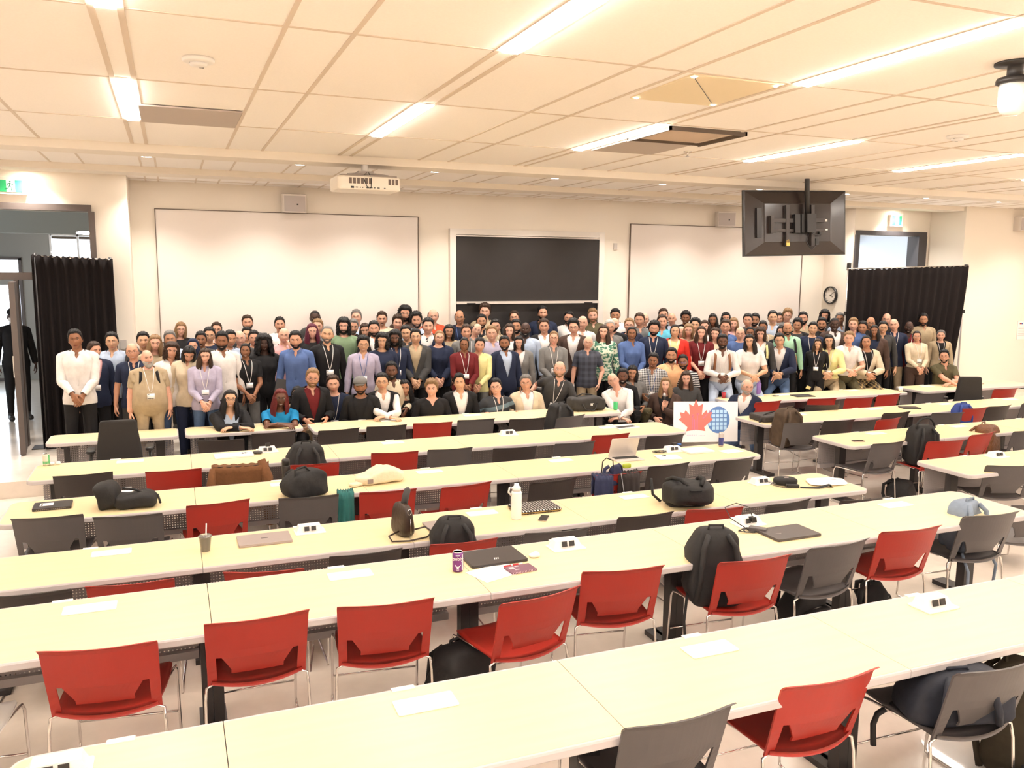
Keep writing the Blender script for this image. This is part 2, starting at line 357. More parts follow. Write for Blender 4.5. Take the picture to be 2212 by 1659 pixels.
def hair_geo(st):
    g=[]
    if st in 'BK': pass
    if st in 'SWCQLMPURHF': g.append(sph_grid(36,28,hair_fn('Q' if st=='Q' else ('S' if st=='F' else st),0)))
    if st=='L': g.append(drape(.36,.045,.03,.01,.75))
    if st=='M': g.append(drape(.17,.012,.03,.01,.7))
    if st=='C': g.append(drape(.15,.02,.045,.06,.6))
    if st=='Q': g.append(drape(.27,.06,.07,.07,.6,.09))
    if st=='P': g+= [ball((0,.112,.01),(.035,.035,.035)),capsule(HC+[0.02,.12,.0],HC+[.06,.09,-.22],.024,.012)]
    if st=='H': g.append(drape(.20,.05,.02,.0,1.05,.02));g.append(ring_loft([ell(0,-.01,z,a,b) for z,a,b in [(1.47,.12,.11),(1.50,.09,.09),(1.54,.075,.08),(1.56,.06,.06)]]))
    if st=='K': g.append(sph_grid(28,20,lambda x,y,z:head_pt(x,y,z,-.006+.02*max(0,min(1,(z-.25)/.15)))));g.append(([tuple(HC+np.array([.07*math.cos(a)*k,-.03-.12*abs(math.sin(a))*k,.045+dz])) for dz in(0,.006) for k in(1,.5) for a in np.linspace(math.pi,2*math.pi,13)],[(i,i+1,i+14,i+13) for i in range(12)]+[(26+i+1,26+i,39+i,40+i) for i in range(12)]+[(i+1,i,i+26,i+27) for i in range(12)]))
    if st=='B': g.append(sph_grid(24,16,lambda x,y,z:head_pt(x,y,z,-.006+.0085*max(0,min(1,1-abs(z+.08)/.28))*(1 if y>.0 else 0))))
    return cat(g)
def cap_geo():
    return cat([sph_grid(28,20,lambda x,y,z:head_pt(x,y,z,-.006+.030*max(0,min(1,(z-.33)/.15))+(.02*max(0,-y)*(z>.4)))),capsule(HC+[-.045,-.105,.045],HC+[.045,-.105,.045],.012,.012)])
def beard_geo(st):
    def fn(x,y,z):
        f=-y
        t=max(0,min(1,(-.22-z)/.12))*max(0,min(1,(f+.05)/.25))
        if f>.2: # hole for the mouth and cheeks
            px,pz=x*.0745,z*.118
            t*=max(0,min(1,((abs(px)/.026)**2+((pz+.064)/.0115)**2-1)/.5)) if pz>-.076 else 1
            if pz>-.045 : t*=max(0,min(1,(abs(px)-.045)/.012))
        th={'b':.008,'s':.0028,'B':.014}[st]
        if st=='B' and z<-.55: th+=.055*(-z-.5)*max(0,f+.3)
        return head_pt(x,y,z,-.006+t*(.006+th)+t*.12*th*math.sin(60*x)*math.sin(47*z))
    g=[sph_grid(44,44,fn)]
    g.append(must_geo())
    return cat(g)
def face_y(X,Z):
    """y of the face surface at x,z (head units)"""
    x=X/.0745;z=Z/.118;r=1-x*x-z*z
    for _ in range(3): pass
    y=-math.sqrt(max(r,0.02));p=head_pt(x,y,z);return p[1]-HC[1]
def strip(pts,w,off):
    V=[];F=[]
    for k,(X,Z) in enumerate(pts):
        ww=w[k] if isinstance(w,(list,tuple)) else w
        for s_,o in((1,0),(0.5,off),(-.5,off),(-1,0)): V.append(HC+[X,face_y(X,Z+s_*ww)-.0008-o,Z+s_*ww])
    for k in range(len(pts)-1):
        for j in range(3): a=k*4+j;F.append((a,a+1,a+5,a+4))
    return V,F
def must_geo(): 
    xs=np.linspace(-.027,.027,9);return strip([(x,-.0505-.010*(abs(x)/.027)**2) for x in xs],[.001+.0055*(1-(abs(x)/.03)**2) for x in xs],.005)
def brows_geo():
    g=[]
    for s in(1,-1):
        xs=np.linspace(.013,.046,7);g.append(strip([(s*x,.031+.0055*math.sin((x-.013)/.033*2.6)) for x in xs],[.0012+.0026*math.sin(min(1,(k+1.5)/5)*2.2) for k in range(7)],.0028))
    return cat(g)
def eyes_geo():
    g=[];idx=[]
    for s in(1,-1):
        y=face_y(s*.030,.012)
        e=ball((s*.030,y+.0095,.012),(.0142,.0128,.0078),14,10);g.append(e);idx+=[0]*len(e[1])
        e=ball((s*.030,y+.0005,.012),(.0060,.0048,.0060),10,8);g.append(e);idx+=[1]*len(e[1])
        e=strip([(s*x,.0185+.003*math.sin((x-.015)/.03*math.pi)) for x in np.linspace(.015,.046,6)],.0016,.003);g.append(e);idx+=[1]*len(e[1])
    return cat(g),idx
def mouth_geo(smile):
    g=[];idx=[];xs=np.linspace(-.025,.025,9);c=.006 if smile else .001
    up=strip([(x,-.0605+c*(abs(x)/.025)**2) for x in xs],[.0008+.003*(1-(abs(x)/.026)**2) for x in xs],.003);g.append(up);idx+=[0]*len(up[1])
    if smile:
        t=strip([(x,-.0655+c*(abs(x)/.025)**2) for x in xs[1:-1]],[.0015+.0042*(1-(abs(x)/.024)**2) for x in xs[1:-1]],.0022);g.append(t);idx+=[1]*len(t[1])
    lo=strip([(x,(-.0715 if smile else -.0675)+(c*1.6+.004)*(abs(x)/.025)**2) for x in xs],[.0008+.0035*(1-(abs(x)/.026)**2) for x in xs],.004);g.append(lo);idx+=[0]*len(lo[1])
    return cat(g),idx
def tube(path,r,n=6,closed=False):
    path=[np.array(p,float) for p in path];m=len(path);rings=[];up=None
    for i in range(m):
        a=path[i-1] if (i>0 or closed) else path[i];b=path[(i+1)%m] if (i<m-1 or closed) else path[i]
        d=b-a;d/=(np.linalg.norm(d) or 1)
        if up is None: up=np.cross(d,[0,0,1]);up=up if np.linalg.norm(up)>.1 else np.cross(d,[0,1,0])
        up=up-(up@d)*d;up/=np.linalg.norm(up);w=np.cross(d,up);rr=r[i] if isinstance(r,(list,tuple)) else r
        rings.append([path[i]+(up*math.cos(2*math.pi*j/n)+w*math.sin(2*math.pi*j/n))*rr for j in range(n)])
    if closed:
        V,F=ring_loft(rings,False);k=(m-1)*n
        for j in range(n): F.append((k+j,k+(j+1)%n,(j+1)%n,j))
        return V,F
    return ring_loft(rings)
def glasses_geo():
    g=[]
    for s in(1,-1):
        y=-.1045
        g.append(tube([HC+[s*.031+.0205*math.cos(a)*(1-.08*math.sin(2*a)),y+.004*(abs(s*.031+.02*math.cos(a))/.05)**2,.010+.0155*math.sin(a)] for a in np.linspace(0,2*math.pi,17)[:-1]],.0015,5,True))
        g.append(tube([HC+[s*.0515,y+.004,.016],HC+[s*.070,-.07,.016],HC+[s*.0775,0,.012],HC+[s*.077,.012,0]],.0014,5))
    g.append(tube([HC+[-.011,-.1045,.014],HC+[0,-.1065,.016],HC+[.011,-.1045,.014]],.0015,5))
    return cat(g)
def collar_geo():
    V=[];F=[];n=25
    for i,(z,r,dy) in enumerate([(1.440,1.5,0),(1.515,1.02,0),(1.517,1.08,0),(1.462,1.42,-.004)]):
        for j in range(n):
            a=-math.pi/2+.30+(2*math.pi-.60)*j/(n-1);e=abs(j-(n-1)/2)/((n-1)/2);fr=e**5
            V.append((.066*r*math.cos(a)*(1-.12*fr*(i>0)),.018+.068*r*math.sin(a)-(.022*fr if i in(0,3) else 0),z-.035*fr*(1.7 if i==3 else .9)))
    for i in range(3):
        for j in range(n-1): a=i*n+j;F.append((a,a+1,a+n+1,a+n))
    return V,F
def tdepth(z): return np.interp(z,[1.0,1.08,1.15,1.24,1.32,1.38,1.42,1.455,1.5],[.112,.104,.106,.114,.118,.106,.086,.060,.045])
def lanyard_geo(bot=1.17,k=1.0):
    g=[];V=[];F=[]
    for s in(1,-1):
        pts=[]
        for t in np.linspace(0,1,9):
            z=1.50-(1.50-bot)*t;x=s*(.066*(1-t)**.8+.004);pts.append(np.array([x,-(tdepth(z)+.036*k)*(1-.25*(abs(x)/.07)**2) if t>0 else -.02,z]))
        v=[];f=[]
        for p in pts: v+=[p+[-.004,0,0],p+[.004,0,0],p+[.004,.002,0],p+[-.004,.002,0]]
        for i in range(8):
            for j in range(4): a=i*4+j;b=i*4+(j+1)%4;f.append((a,a+4,b+4,b))
        g.append((v,f))
    return cat(g)
def badge_geo(bot=1.17,k=1.0):
    y=-(tdepth(bot-.04)+.042*k)
    def bx(x0,x1,y0,y1,z0,z1): return ([(x,yy,z) for z in(z0,z1) for yy in(y0,y1) for x in(x0,x1)],[(0,2,3,1),(4,5,7,6),(0,1,5,4),(2,6,7,3),(0,4,6,2),(1,3,7,5)])
    a=bx(-.05,.05,y-.002,y+.002,bot-.085,bot-.005);b=bx(-.044,.044,y-.003,y-.002,bot-.078,bot-.070);c=bx(-.042,-.02,y-.003,y-.002,bot-.022,bot-.014)
    return cat([a,b,c]),[0]*6+[1]*12
def strap_geo():
    g=[]
    for s in(1,-1):
        v=[];f=[];pts=[]
        for t in np.linspace(0,1,14):
            a=t*math.pi;z=1.22+ .245*math.sin(a)**.6 if t<1 else 1.22;y=-.15*math.cos(a)*(1 if t<.5 else .75);pts.append(np.array([s*(.125-.02*math.sin(a)),y,z+.0]))
        for p in pts: v+=[p+[-.02,0,0],p+[.02,0,0],p+[.02,0,-.012],p+[-.02,0,-.012]]
        for i in range(13):
            for j in range(4): a=i*4+j;b=i*4+(j+1)%4;f.append((a,a+4,b+4,b))
        g.append((v,f))
    return cat(g)
CH={
'first':(0.215,[('d',1.78,2.60,0.01),('r',2.56,2.63,-0.00),('d',3.35,2.45,-0.03)]),
'second':(0.215,[('r',-0.38,4.08,-0.14),('r',0.33,4.16,0.01),('r',0.97,4.11,-0.11),('r',1.77,3.92,0.18),('r',2.38,4.11,-0.14),('r',3.22,3.98,-0.05),('d',3.91,4.02,0.07),('r',4.60,4.09,-0.05),('d',5.44,4.15,-0.08)]),
'third':(0.000,[('k',-0.89,5.53,-0.10),('r',-0.31,5.49,-0.08),('r',0.48,5.42,-0.22),('k',1.17,5.53,0.01),('r',1.88,5.52,-0.03),('d',2.61,5.51,-0.08),('k',3.46,5.64,-0.01),('r',4.09,5.59,-0.16),('k',4.81,5.54,0.11),('k',5.50,5.39,-0.07)]),
'fourth':(0.000,[('d',-0.97,7.23,-0.09),('d',-0.39,7.05,-0.12),('r',0.29,7.19,0.11),('d',1.02,7.12,-0.07),('r',1.70,7.07,-0.06),('r',2.42,7.03,0.15),('k',3.23,6.90,0.12),('r',3.92,6.92,0.00),('k',4.60,7.08,0.08),('k',5.38,7.05,0.06)]),
'fifth':(0.000,[('k',-0.84,8.64,0.05),('r',-0.05,8.52,-0.02),('k',0.56,8.49,-0.08),('r',1.25,8.33,-0.04),('r',2.14,8.58,-0.11),('d',2.75,8.55,-0.04),('k',3.44,8.37,-0.06),('d',4.18,8.38,0.01),('r',4.80,8.67,0.01),('k',5.39,8.40,-0.02)]),
'sixth':(0.000,[('k',0.45,9.89,-0.18),('k',1.06,10.13,0.03),('k',1.82,10.06,0.10),('k',2.42,10.10,-0.01),('r',3.02,10.11,-0.07),('d',3.62,10.15,-0.05),('k',4.28,9.99,-0.03),('d',4.90,9.96,0.31)]),
'right third':(0.000,[('d',7.87,5.84,-0.35),('d',6.75,4.73,-0.22)]),
'right fourth':(0.000,[('d',7.60,7.16,0.05),('r',8.32,7.00,-0.13),('r',9.14,7.18,0.16),('d',9.86,7.13,0.02)]),
'right fifth':(0.000,[('d',7.53,8.50,-0.26),('k',8.12,8.49,-0.04),('r',8.87,8.37,0.17),('k',9.36,8.71,0.02),('d',10.02,8.44,-0.18),('r',10.76,8.62,-0.01),('k',11.29,8.64,0.04),('d',12.10,8.68,-0.02)]),
'right sixth':(0.000,[('r',8.28,10.12,0.07),('r',9.29,10.09,-0.11),('k',8.83,9.58,-0.33),('r',9.88,9.93,-0.12),('r',10.63,10.07,0.06),('d',11.37,9.92,-0.22),('r',13.10,9.93,-0.08)]),
}
MS={};HANDS={}
def shared(key,fn):
    if key not in MS: MS[key]=fn()
    return MS[key]
def two(key,fn):
    def f():
        g,idx=fn();return mk(key,g,[None,None],idx)
    return shared(key,f)
def setm(o,ms):
    for i,m in enumerate(ms): o.material_slots[i].link='OBJECT';o.material_slots[i].material=m
def child(name,me,root,ms,M=None,label=None):
    o=bpy.data.objects.new(name,me);C.objects.link(o);o.parent=root
    if M is not None: o.matrix_local=Matrix(M.tolist())
    setm(o,ms)
    if label: o['label']=label
    return o
def person(X,Y,H,skn,hair,hc,ex,top,c1,c2,c3,ps,label):
    fem=hair in 'LMPCQTH' and hair!='C' or (hair=='C' and 'b' not in ex)
    seated=ps in 'KANSIOL'
    if seated: s=1.0;pel=max(.22,H-.83)
    else: s=H/1.77;pel=None
    ang=math.atan2(X,Y)   # camera is towards (-X,-Y)
    rnd=random.Random(label);fat=rnd.uniform(-.004,.012)
    face=-ang             # rotate figure (faces -Y) towards the camera
    body=face*.75+rnd.uniform(-.25,.25)
    hy=face-body+rnd.uniform(-.10,.10);hp=.10+rnd.uniform(-.08,.05);hr=rnd.uniform(-.10,.10)
    lean=rnd.uniform(-.01,.05);hands={};feet={};side=0;poles={};turn=0;dz=0 if pel is None else pel-.92
    if 'large bald' in label: fat=.075;body=.1
    if ps=='C': hands={'R':(.062,-.225,.985),'L':(-.055,-.235,1.0)};poles={'R':(.8,.5,-.3),'L':(-.8,.5,-.3)}
    if ps=='B': hands={'R':(.12,.14,.95),'L':(-.12,.14,.95)}
    if ps=='H': hands={'R':(.06,-.18,1.42)};poles={'R':(.7,-.2,-.8)}
    if ps=='Q': hands={'R':(.21,-.10,.93)};poles={'R':(.7,.5,0)}
    if seated:
        kz={'S':.46}.get(ps,.1)
        if ps=='S': feet={'R':(.13,-.50,.09),'L':(-.13,-.46,.09)};hands={'R':(.06,-.31,pel+.16),'L':(-.055,-.33,pel+.17)};lean=.18;poles={'R':(.8,.4,-.2),'L':(-.8,.4,-.2)}
        else: feet={'R':(.16,-.12 if pel<.5 else -.2,.09),'L':(-.16,-.05,.09)}
        if ps in 'KNIO': hands={'R':(.14,-.25,max(.45,pel+.18)),'L':(-.14,-.25,max(.45,pel+.18))};lean=.10
        if ps=='N': lean=.12;hands={'R':(.28,-.20,.50),'L':(-.28,-.20,.50)}
        if ps=='A': lean=.22;d=-.44;hands={'R':(-.03,d,.59),'L':(.05,d-.05,.58)};poles={'R':(1,.1,-.35),'L':(-1,.1,-.35)};hp-=.15
        if ps=='L': lean=.30;side=.25;hands={'R':(.28,-.38,.60),'L':(-.33,-.05,.70)};hp-=.2
        if ps=='I': hands={'R':(.0,-.26,pel+.36),'L':(-.12,-.2,.5)};poles={'R':(1,.3,-.8)}
        if ps=='O': hands={'L':(-.16,-.40,.62),'R':(-.12,-.42,.42)};body=face-.25;hy=face-body+.35;feet={'R':(.2,-.2,.09),'L':(-.1,.1,.09)}
    if 'sideways' in label: hy+=.55
    if 'looking down' in label: hp=.6
    if 'looking right' in label: hy+=.4
    if 'tilting' in label: hr=.28
    if 'leaning low' in label: side=-.12;hr=-.35;lean=.32
    for _ in range(3 if seated else 1):
        M=pose(lean,turn,hy,hp,hr,pel,hands,feet,side,poles);top_=app(M['head'],(0,-.003,1.766))
        if seated: 
            dd=H-top_[2];pel=max(.16,pel+dd)
    if not seated: s=H/top_[2]
    hc_=app(M['head'],(0,-.06,1.66))*s;cb,sb=math.cos(body),math.sin(body);X-=cb*hc_[0]-sb*hc_[1];RY=Y;Y-=sb*hc_[0]+cb*hc_[1]
    sh=shared(('shape',round(fat,3),fem),lambda:shape(fat,fem))
    P=skin(sh,W,M)
    HS=np.diag([rnd.uniform(.95,1.07)*(.96 if fem else 1.02),rnd.uniform(.97,1.04),rnd.uniform(.96,1.04)*(.98 if fem else 1),1.]);HS[:3,3]=HC-HS[:3,:3]@HC;hd=M['head']@HS;hV=HV@hd[:3,:3].T+hd[:3,3]
    Vs=[P,hV];Fs=list(BF)+[tuple(i+len(P) for i in f) for f in HF];o=len(P)+len(HV)
    for n,sg in(('R',1),('L',-1)):
        e,w=M['_w'+n];d=(w-e)/np.linalg.norm(w-e)
        z=-d;hd_dir=np.array([0,0,-1.])*.25+d*.75
        if ps in 'AL': hd_dir=np.array([d[0],d[1],0])
        if ps=='I' and n=='R': hd_dir=np.array([0.2,-.6,.7])
        if ps=='H' and n=='R': hd_dir=np.array([-.1,.05,1])
        z=-hd_dir/np.linalg.norm(hd_dir)
        pal=np.array([-sg*1.0,.25,0]) if ps not in 'ALCSIO' else (np.array([0,.0,-1.]) if ps in 'AL' else np.array([-sg*.5,.9,-.1]))
        x=-(pal-(pal@z)*z);x/=np.linalg.norm(x);y=np.cross(z,x)
        if y@np.array([0,-1,0.2])*1<0 and ps not in 'AL': pass
        R3=np.stack([x,y*(1 if sg>0 else -1),z],1);a=AV@R3.T+w-z*.008
        Vs.append(a);Fs+=[tuple(i+o for i in (f if sg>0 else f[::-1])) for f in AF];o+=len(AV)
    sk=mat('skin_'+skn,SKIN[skn],.5,noise=.12,nscale=30,spec=.4)
    root=bpy.data.objects.new('person',mk('person',(np.concatenate(Vs)*s,Fs),[sk]));C.objects.link(root)
    root.location=(X,Y,0 if RY<11.0 else FZ);root.rotation_euler=(0,0,body)
    root['label']=label;root['category']='person'
    def put(name,reg,off,m,lb=None):
        if seated and reg+'s' in SUB: reg+='s'
        vi,F=SUB[reg];V=P[vi]+norms(P,BF)[vi]*off if False else (P+NR*off)[vi]
        me=mk(name,(V*s,F),[None]);return child(name,me,root,[m],None,lb)
    NR=norms(P,BF)
    hs=np.eye(4);hs[:3,:3]*=s
    hM=np.eye(4);hM[:3,:3]=hd[:3,:3]*s;hM[:3,3]=hd[:3,3]*s
    cM=np.eye(4);cM[:3,:3]=M['che'][:3,:3]*s;cM[:3,3]=M['che'][:3,3]*s
    off=.011
    if c3=='6' or 'skirt' in label: put('skirt','skirt',.03,cloth(c3))
    else: put('trousers','trousers',.009,cloth(c3))
    put('shoes','shoes',.008,mat('shoe_black',(.015,.013,.012),.5))
    A,Bm=cloth(c1),cloth(c2)
    if top=='J':
        put('shirt','longv' if c2 in 'wltpm' else 'long',.009,Bm);put('jacket','jacket',.024,A)
        if c2 in 'wltpm' and not fem: child('collar',shared('collar',lambda:mk('collar',collar_geo(),[None])),root,[Bm],cM)
    elif top=='V': put('shirt','longv',.010,A);put('vest','vest',.020,cloth('k'));child('collar',shared('collar',lambda:mk('collar',collar_geo(),[None])),root,[A],cM)
    elif top=='S':
        put('shirt','longv',.014,A);child('collar',shared('collar',lambda:mk('collar',collar_geo(),[None])),root,[A],cM)
    elif top=='P': put('shirt','shortv',.015,A);child('collar',shared('collar',lambda:mk('collar',collar_geo(),[None])),root,[A],cM)
    elif top=='T': put('shirt','short',.015,A)
    else: put('sweater' if 'sweater' in label else 'top','less' if 'sleeveless' in label else ('longv' if 'v-neck' in label else 'long'),.014,A)
    hcm=mat('hair_'+hc,HAIRC[hc],.55,noise=.5,nscale=90,bump=.6,spec=.3)
    if hair=='H': child('headscarf',shared('hair_H',lambda:mk('headscarf',hair_geo('H'),[None])),root,[cloth('n')],hM)
    elif hair=='K': child('cap',shared('hair_K',lambda:mk('cap',cap_geo(),[None])),root,[cloth('k')],hM)
    elif hair=='B': 
        if 'grey beard' not in label and skn!='g': child('hair',shared('hair_B',lambda:mk('hair',hair_geo('B'),[None])),root,[hcm],hM)
    else: child('hair',shared('hair_'+hair,lambda:mk('hair',hair_geo(hair),[None])),root,[hcm],hM)
    if hair=='F': child('flat_cap',shared('flat_cap',lambda:mk('flat_cap',cap_geo(),[None])),root,[cloth('g')],hM)
    child('eyes',two('eyes',eyes_geo),root,[mat('eye_white',(.7,.66,.62),.3),mat('iris',(.02,.012,.008),.2)],hM)
    child('eyebrows',shared('brows',lambda:mk('eyebrows',brows_geo(),[None])),root,[mat('hair_'+('e' if hc in 'uws' else 'k'),HAIRC['e' if hc in 'uws' else 'k'],.6)],hM)
    if 'mask' in label: child('face_mask',shared('mask',lambda:mk('face_mask',sph_grid(24,20,lambda x,y,z:head_pt(x,y,z,-.006+.016*(max(0,min(1,(.02-z)/.06))*max(0,min(1,(z+.85)/.08))*max(0,min(1,(-y-.35)/.1))))),[None])),root,[cloth('w')],hM)
    else: child('mouth',two('mouth1',lambda:mouth_geo(1)) if rnd.random()<.75 else two('mouth0',lambda:mouth_geo(0)),root,[mat('lips_'+skn,tuple(a*b for a,b in zip(SKIN[skn],(.72,.42,.45))),.4),mat('teeth',(.75,.70,.62),.3)],hM)
    if 'b' in ex or 'B' in ex or 's' in ex:
        k='B' if 'B' in ex else ('b' if 'b' in ex else 's')
        bc=hc if not('dark beard' in label or 'thick dark' in label) else 'k'
        if 'white-bearded' in label or 'long grey beard' in label: bc='w'
        if 'ginger' in label: bc='u'
        if hair=='B' and k=='b' and hc=='k': bc='k'
        child('beard',shared('beard_'+k,lambda:mk('beard',beard_geo(k),[None])),root,[mat('hair_'+bc,HAIRC[bc],.55,noise=.5,nscale=90,bump=.6,spec=.3)],hM)
    elif 'm' in ex: child('moustache',shared('must',lambda:mk('moustache',must_geo(),[None])),root,[hcm],hM)
    if 'g' in ex: child('glasses',shared('glasses',lambda:mk('glasses',glasses_geo(),[None])),root,[mat('glasses_metal',(.30,.25,.22),.3,.8) if rnd.random()<.5 and 'dark-rimmed' not in label and 'black-rimmed' not in label else (mat('glasses_blue',(.05,.12,.5),.3) if 'blue glasses' in label else mat('glasses_black',(.01,.01,.01),.3))],hM)
    k=1.0+fat*22*(fat>.03)
    if 'large bald' in label: k=3.6
    if 'badge' in label or ps in 'N' or (H>1.3 and rnd.random()<.22) or 'large bald' in label or 'lanyard' in label:
        lc=cloth('b') if 'blue lanyard' in label else cloth('w')
        if fem: k*=1.9
        if top=='J': k*=1.35
        key=('ly',round(k,2))
        child('lanyard',shared(key,lambda:mk('lanyard',lanyard_geo(1.17,k),[None])),root,[lc],cM)
        child('badge',two('badge%.2f'%k,lambda:badge_geo(1.17,k)),root,[mat('badge_card',(.8,.78,.78),.4),mat('badge_print',(.03,.03,.04),.5)],cM)
    if 'strap' in label: child('backpack_strap',shared('strap',lambda:mk('backpack_strap',strap_geo(),[None])),root,[cloth('y') if 'yellow' in label else (mat('leather_brown',(.20,.07,.02),.5) if 'brown' in label else cloth('k'))],cM)
    if 'tie' in label and 'striped tie' in label:
        child('tie',shared('tie',lambda:mk('tie',([(-.012,-.088,1.475),(.012,-.088,1.475),(.028,-.150,1.15),(-.028,-.150,1.15),(0,-.152,1.12),(-.012,-.084,1.475),(.012,-.084,1.475),(.028,-.143,1.15),(-.028,-.143,1.15),(0,-.146,1.12)],[(0,3,4,2,1),(5,6,7,9,8),(0,1,6,5),(1,2,7,6),(2,4,9,7),(4,3,8,9),(3,0,5,8)]),[None])),root,[ramp_mat('tie_stripe','stripe',[(.012,.012,.02),(.5,.45,.4)],(30,30,30),duty=.6,rot=.7)],cM)
    if 'microphone' in label or 'folder' in label:
        n='R' if 'micro' in label else 'L';w=M['_w'+n][1]*s;HANDS['microphone' if n=='R' else 'folder']=Matrix.Translation(root.location)@Matrix.Rotation(body,4,'Z')@Vector(w)
    return root
# ============================================================ helpers
def box(x0,x1,y0,y1,z0,z1): return ([(x,y,z) for z in(z0,z1) for y in(y0,y1) for x in(x0,x1)],[(0,2,3,1),(4,5,7,6),(0,1,5,4),(2,6,7,3),(0,4,6,2),(1,3,7,5)])
def cbox(cx,cy,cz,w,d,h): return box(cx-w/2,cx+w/2,cy-d/2,cy+d/2,cz-h/2,cz+h/2)
def rr(w,d,r,n=6,cx=0,cy=0):
    P=[]
    for sx,sy,a0 in((1,1,0),(-1,1,90),(-1,-1,180),(1,-1,270)):
        for k in range(n+1):
            a=math.radians(a0+90*k/n);P.append((cx+sx*(w/2-r)+r*math.cos(a),cy+sy*(d/2-r)+r*math.sin(a)))
    return P
def prism(o,z0,z1):
    n=len(o);V=[(x,y,z0) for x,y in o]+[(x,y,z1) for x,y in o]
    return V,[tuple(range(n))[::-1],tuple(range(n,2*n))]+[(i,(i+1)%n,n+(i+1)%n,n+i) for i in range(n)]
def rprism(w,d,h,r,e=.01,z=0):   # rounded slab with softened top and bottom edges
    return ring_loft([[(x,y,z+zz) for x,y in rr(w-2*q,d-2*q,max(r-q,.002))] for zz,q in((0,e),(e*.3,e*.3),(e,0),(h-e,0),(h-e*.3,e*.3),(h,e))])
def lathe(pr,n=20,cx=0,cy=0): return ring_loft([[(cx+r*math.cos(2*PI*j/n),cy+r*math.sin(2*PI*j/n),z) for j in range(n)] for r,z in pr])
def xf(g,loc=(0,0,0),rot=(0,0,0),s=(1,1,1)):
    M=T(loc)@Rz(rot[2])@Ry(rot[1])@Rx(rot[0]);V=np.array(g[0],float)*np.array(s);return (V@M[:3,:3].T+M[:3,3]).tolist(),g[1]
def part(name,g,m,parent=None,label=None,smooth=False,kind=None,loc=None,key=None):
    if isinstance(g,list): g=cat(g)
    f=lambda:mk(name,g,[None],None,smooth)
    o=bpy.data.objects.new(name,shared(key,f) if key else f());C.objects.link(o);setm(o,[m]);o.parent=parent
    if loc: o.location=loc
    if label: o['label']=label
    if kind: o['kind']=kind
    return o
def thing(name,label,cat_,loc=(0,0,0),rz=0,group=None,rot=None):
    o=bpy.data.objects.new(name,None);C.objects.link(o);o.empty_display_size=.1;o.location=loc;o.rotation_euler=rot or (0,0,rz);o['label']=label;o['category']=cat_
    if group:o['group']=group
    return o
def lone(name,g,m,label,cat_,loc=(0,0,0),rz=0,smooth=False,group=None,rot=None,key=None):
    o=part(name,g,m,None,label,smooth,key=key);o['category']=cat_;o.location=loc;o.rotation_euler=rot or (0,0,rz)
    if group:o['group']=group
    return o
def struct(name,g,m,smooth=False): return part(name,g,m,None,None,smooth,'structure')
def text(name,s,size,m,parent,loc,rot=(PI/2,0,0),align='CENTER'):
    cu=bpy.data.curves.new(name,'FONT');cu.body=s;cu.size=size;cu.align_x=align;cu.extrude=.0004;cu.materials.append(m);o=bpy.data.objects.new(name,cu);C.objects.link(o);o.parent=parent;bpy.context.view_layer.update();me=bpy.data.meshes.new_from_object(o);bpy.data.objects.remove(o);o=bpy.data.objects.new(name,me);C.objects.link(o);o.parent=parent;o.location=loc;o.rotation_euler=rot;return o
K=1.15
def kz(z): return 2.75+K*(z-2.4)
FZ=.20
# ============================================================ materials
wallM=mat('wall_paint',(.80,.73,.64),.9,spec=.2)
ceilM=mat('ceiling_tile',(.92,.87,.82),.95,noise=.05,nscale=60,spec=.1)
gridM=mat('ceiling_grid',(.66,.56,.46),.7)
floorM=mat('terrazzo_floor',(.74,.66,.58),.22,noise=.10,nscale=9,coat=.3)
darkM=mat('black_metal',(.028,.024,.024),.45);chrome=mat('chrome',(.75,.72,.70),.16,1.0)
maple=None
def maple_mat():
    m=bpy.data.materials.new('maple_laminate');m.use_nodes=True;nt=m.node_tree;b=nt.nodes['Principled BSDF'];N=nt.nodes.new;L=nt.links.new
    tc=N('ShaderNodeTexCoord');mp=N('ShaderNodeMapping');mp.inputs['Scale'].default_value=(.8,9,1);L(tc.outputs['Object'],mp.inputs['Vector'])
    n=N('ShaderNodeTexNoise');n.inputs['Scale'].default_value=3;n.inputs['Detail'].default_value=6;L(mp.outputs['Vector'],n.inputs['Vector'])
    r=N('ShaderNodeValToRGB');r.color_ramp.elements[0].position=.3;r.color_ramp.elements[0].color=(.75,.61,.35,1);r.color_ramp.elements[1].position=.7;r.color_ramp.elements[1].color=(.78,.64,.38,1)
    L(n.outputs['Fac'],r.inputs['Fac']);L(r.outputs['Color'],b.inputs['Base Color']);b.inputs['Roughness'].default_value=.38;return m
maple=maple_mat();bandM=mat('edge_band_grey',(.52,.48,.48),.45);panelM=mat('panel_grey',(.33,.30,.30),.5)
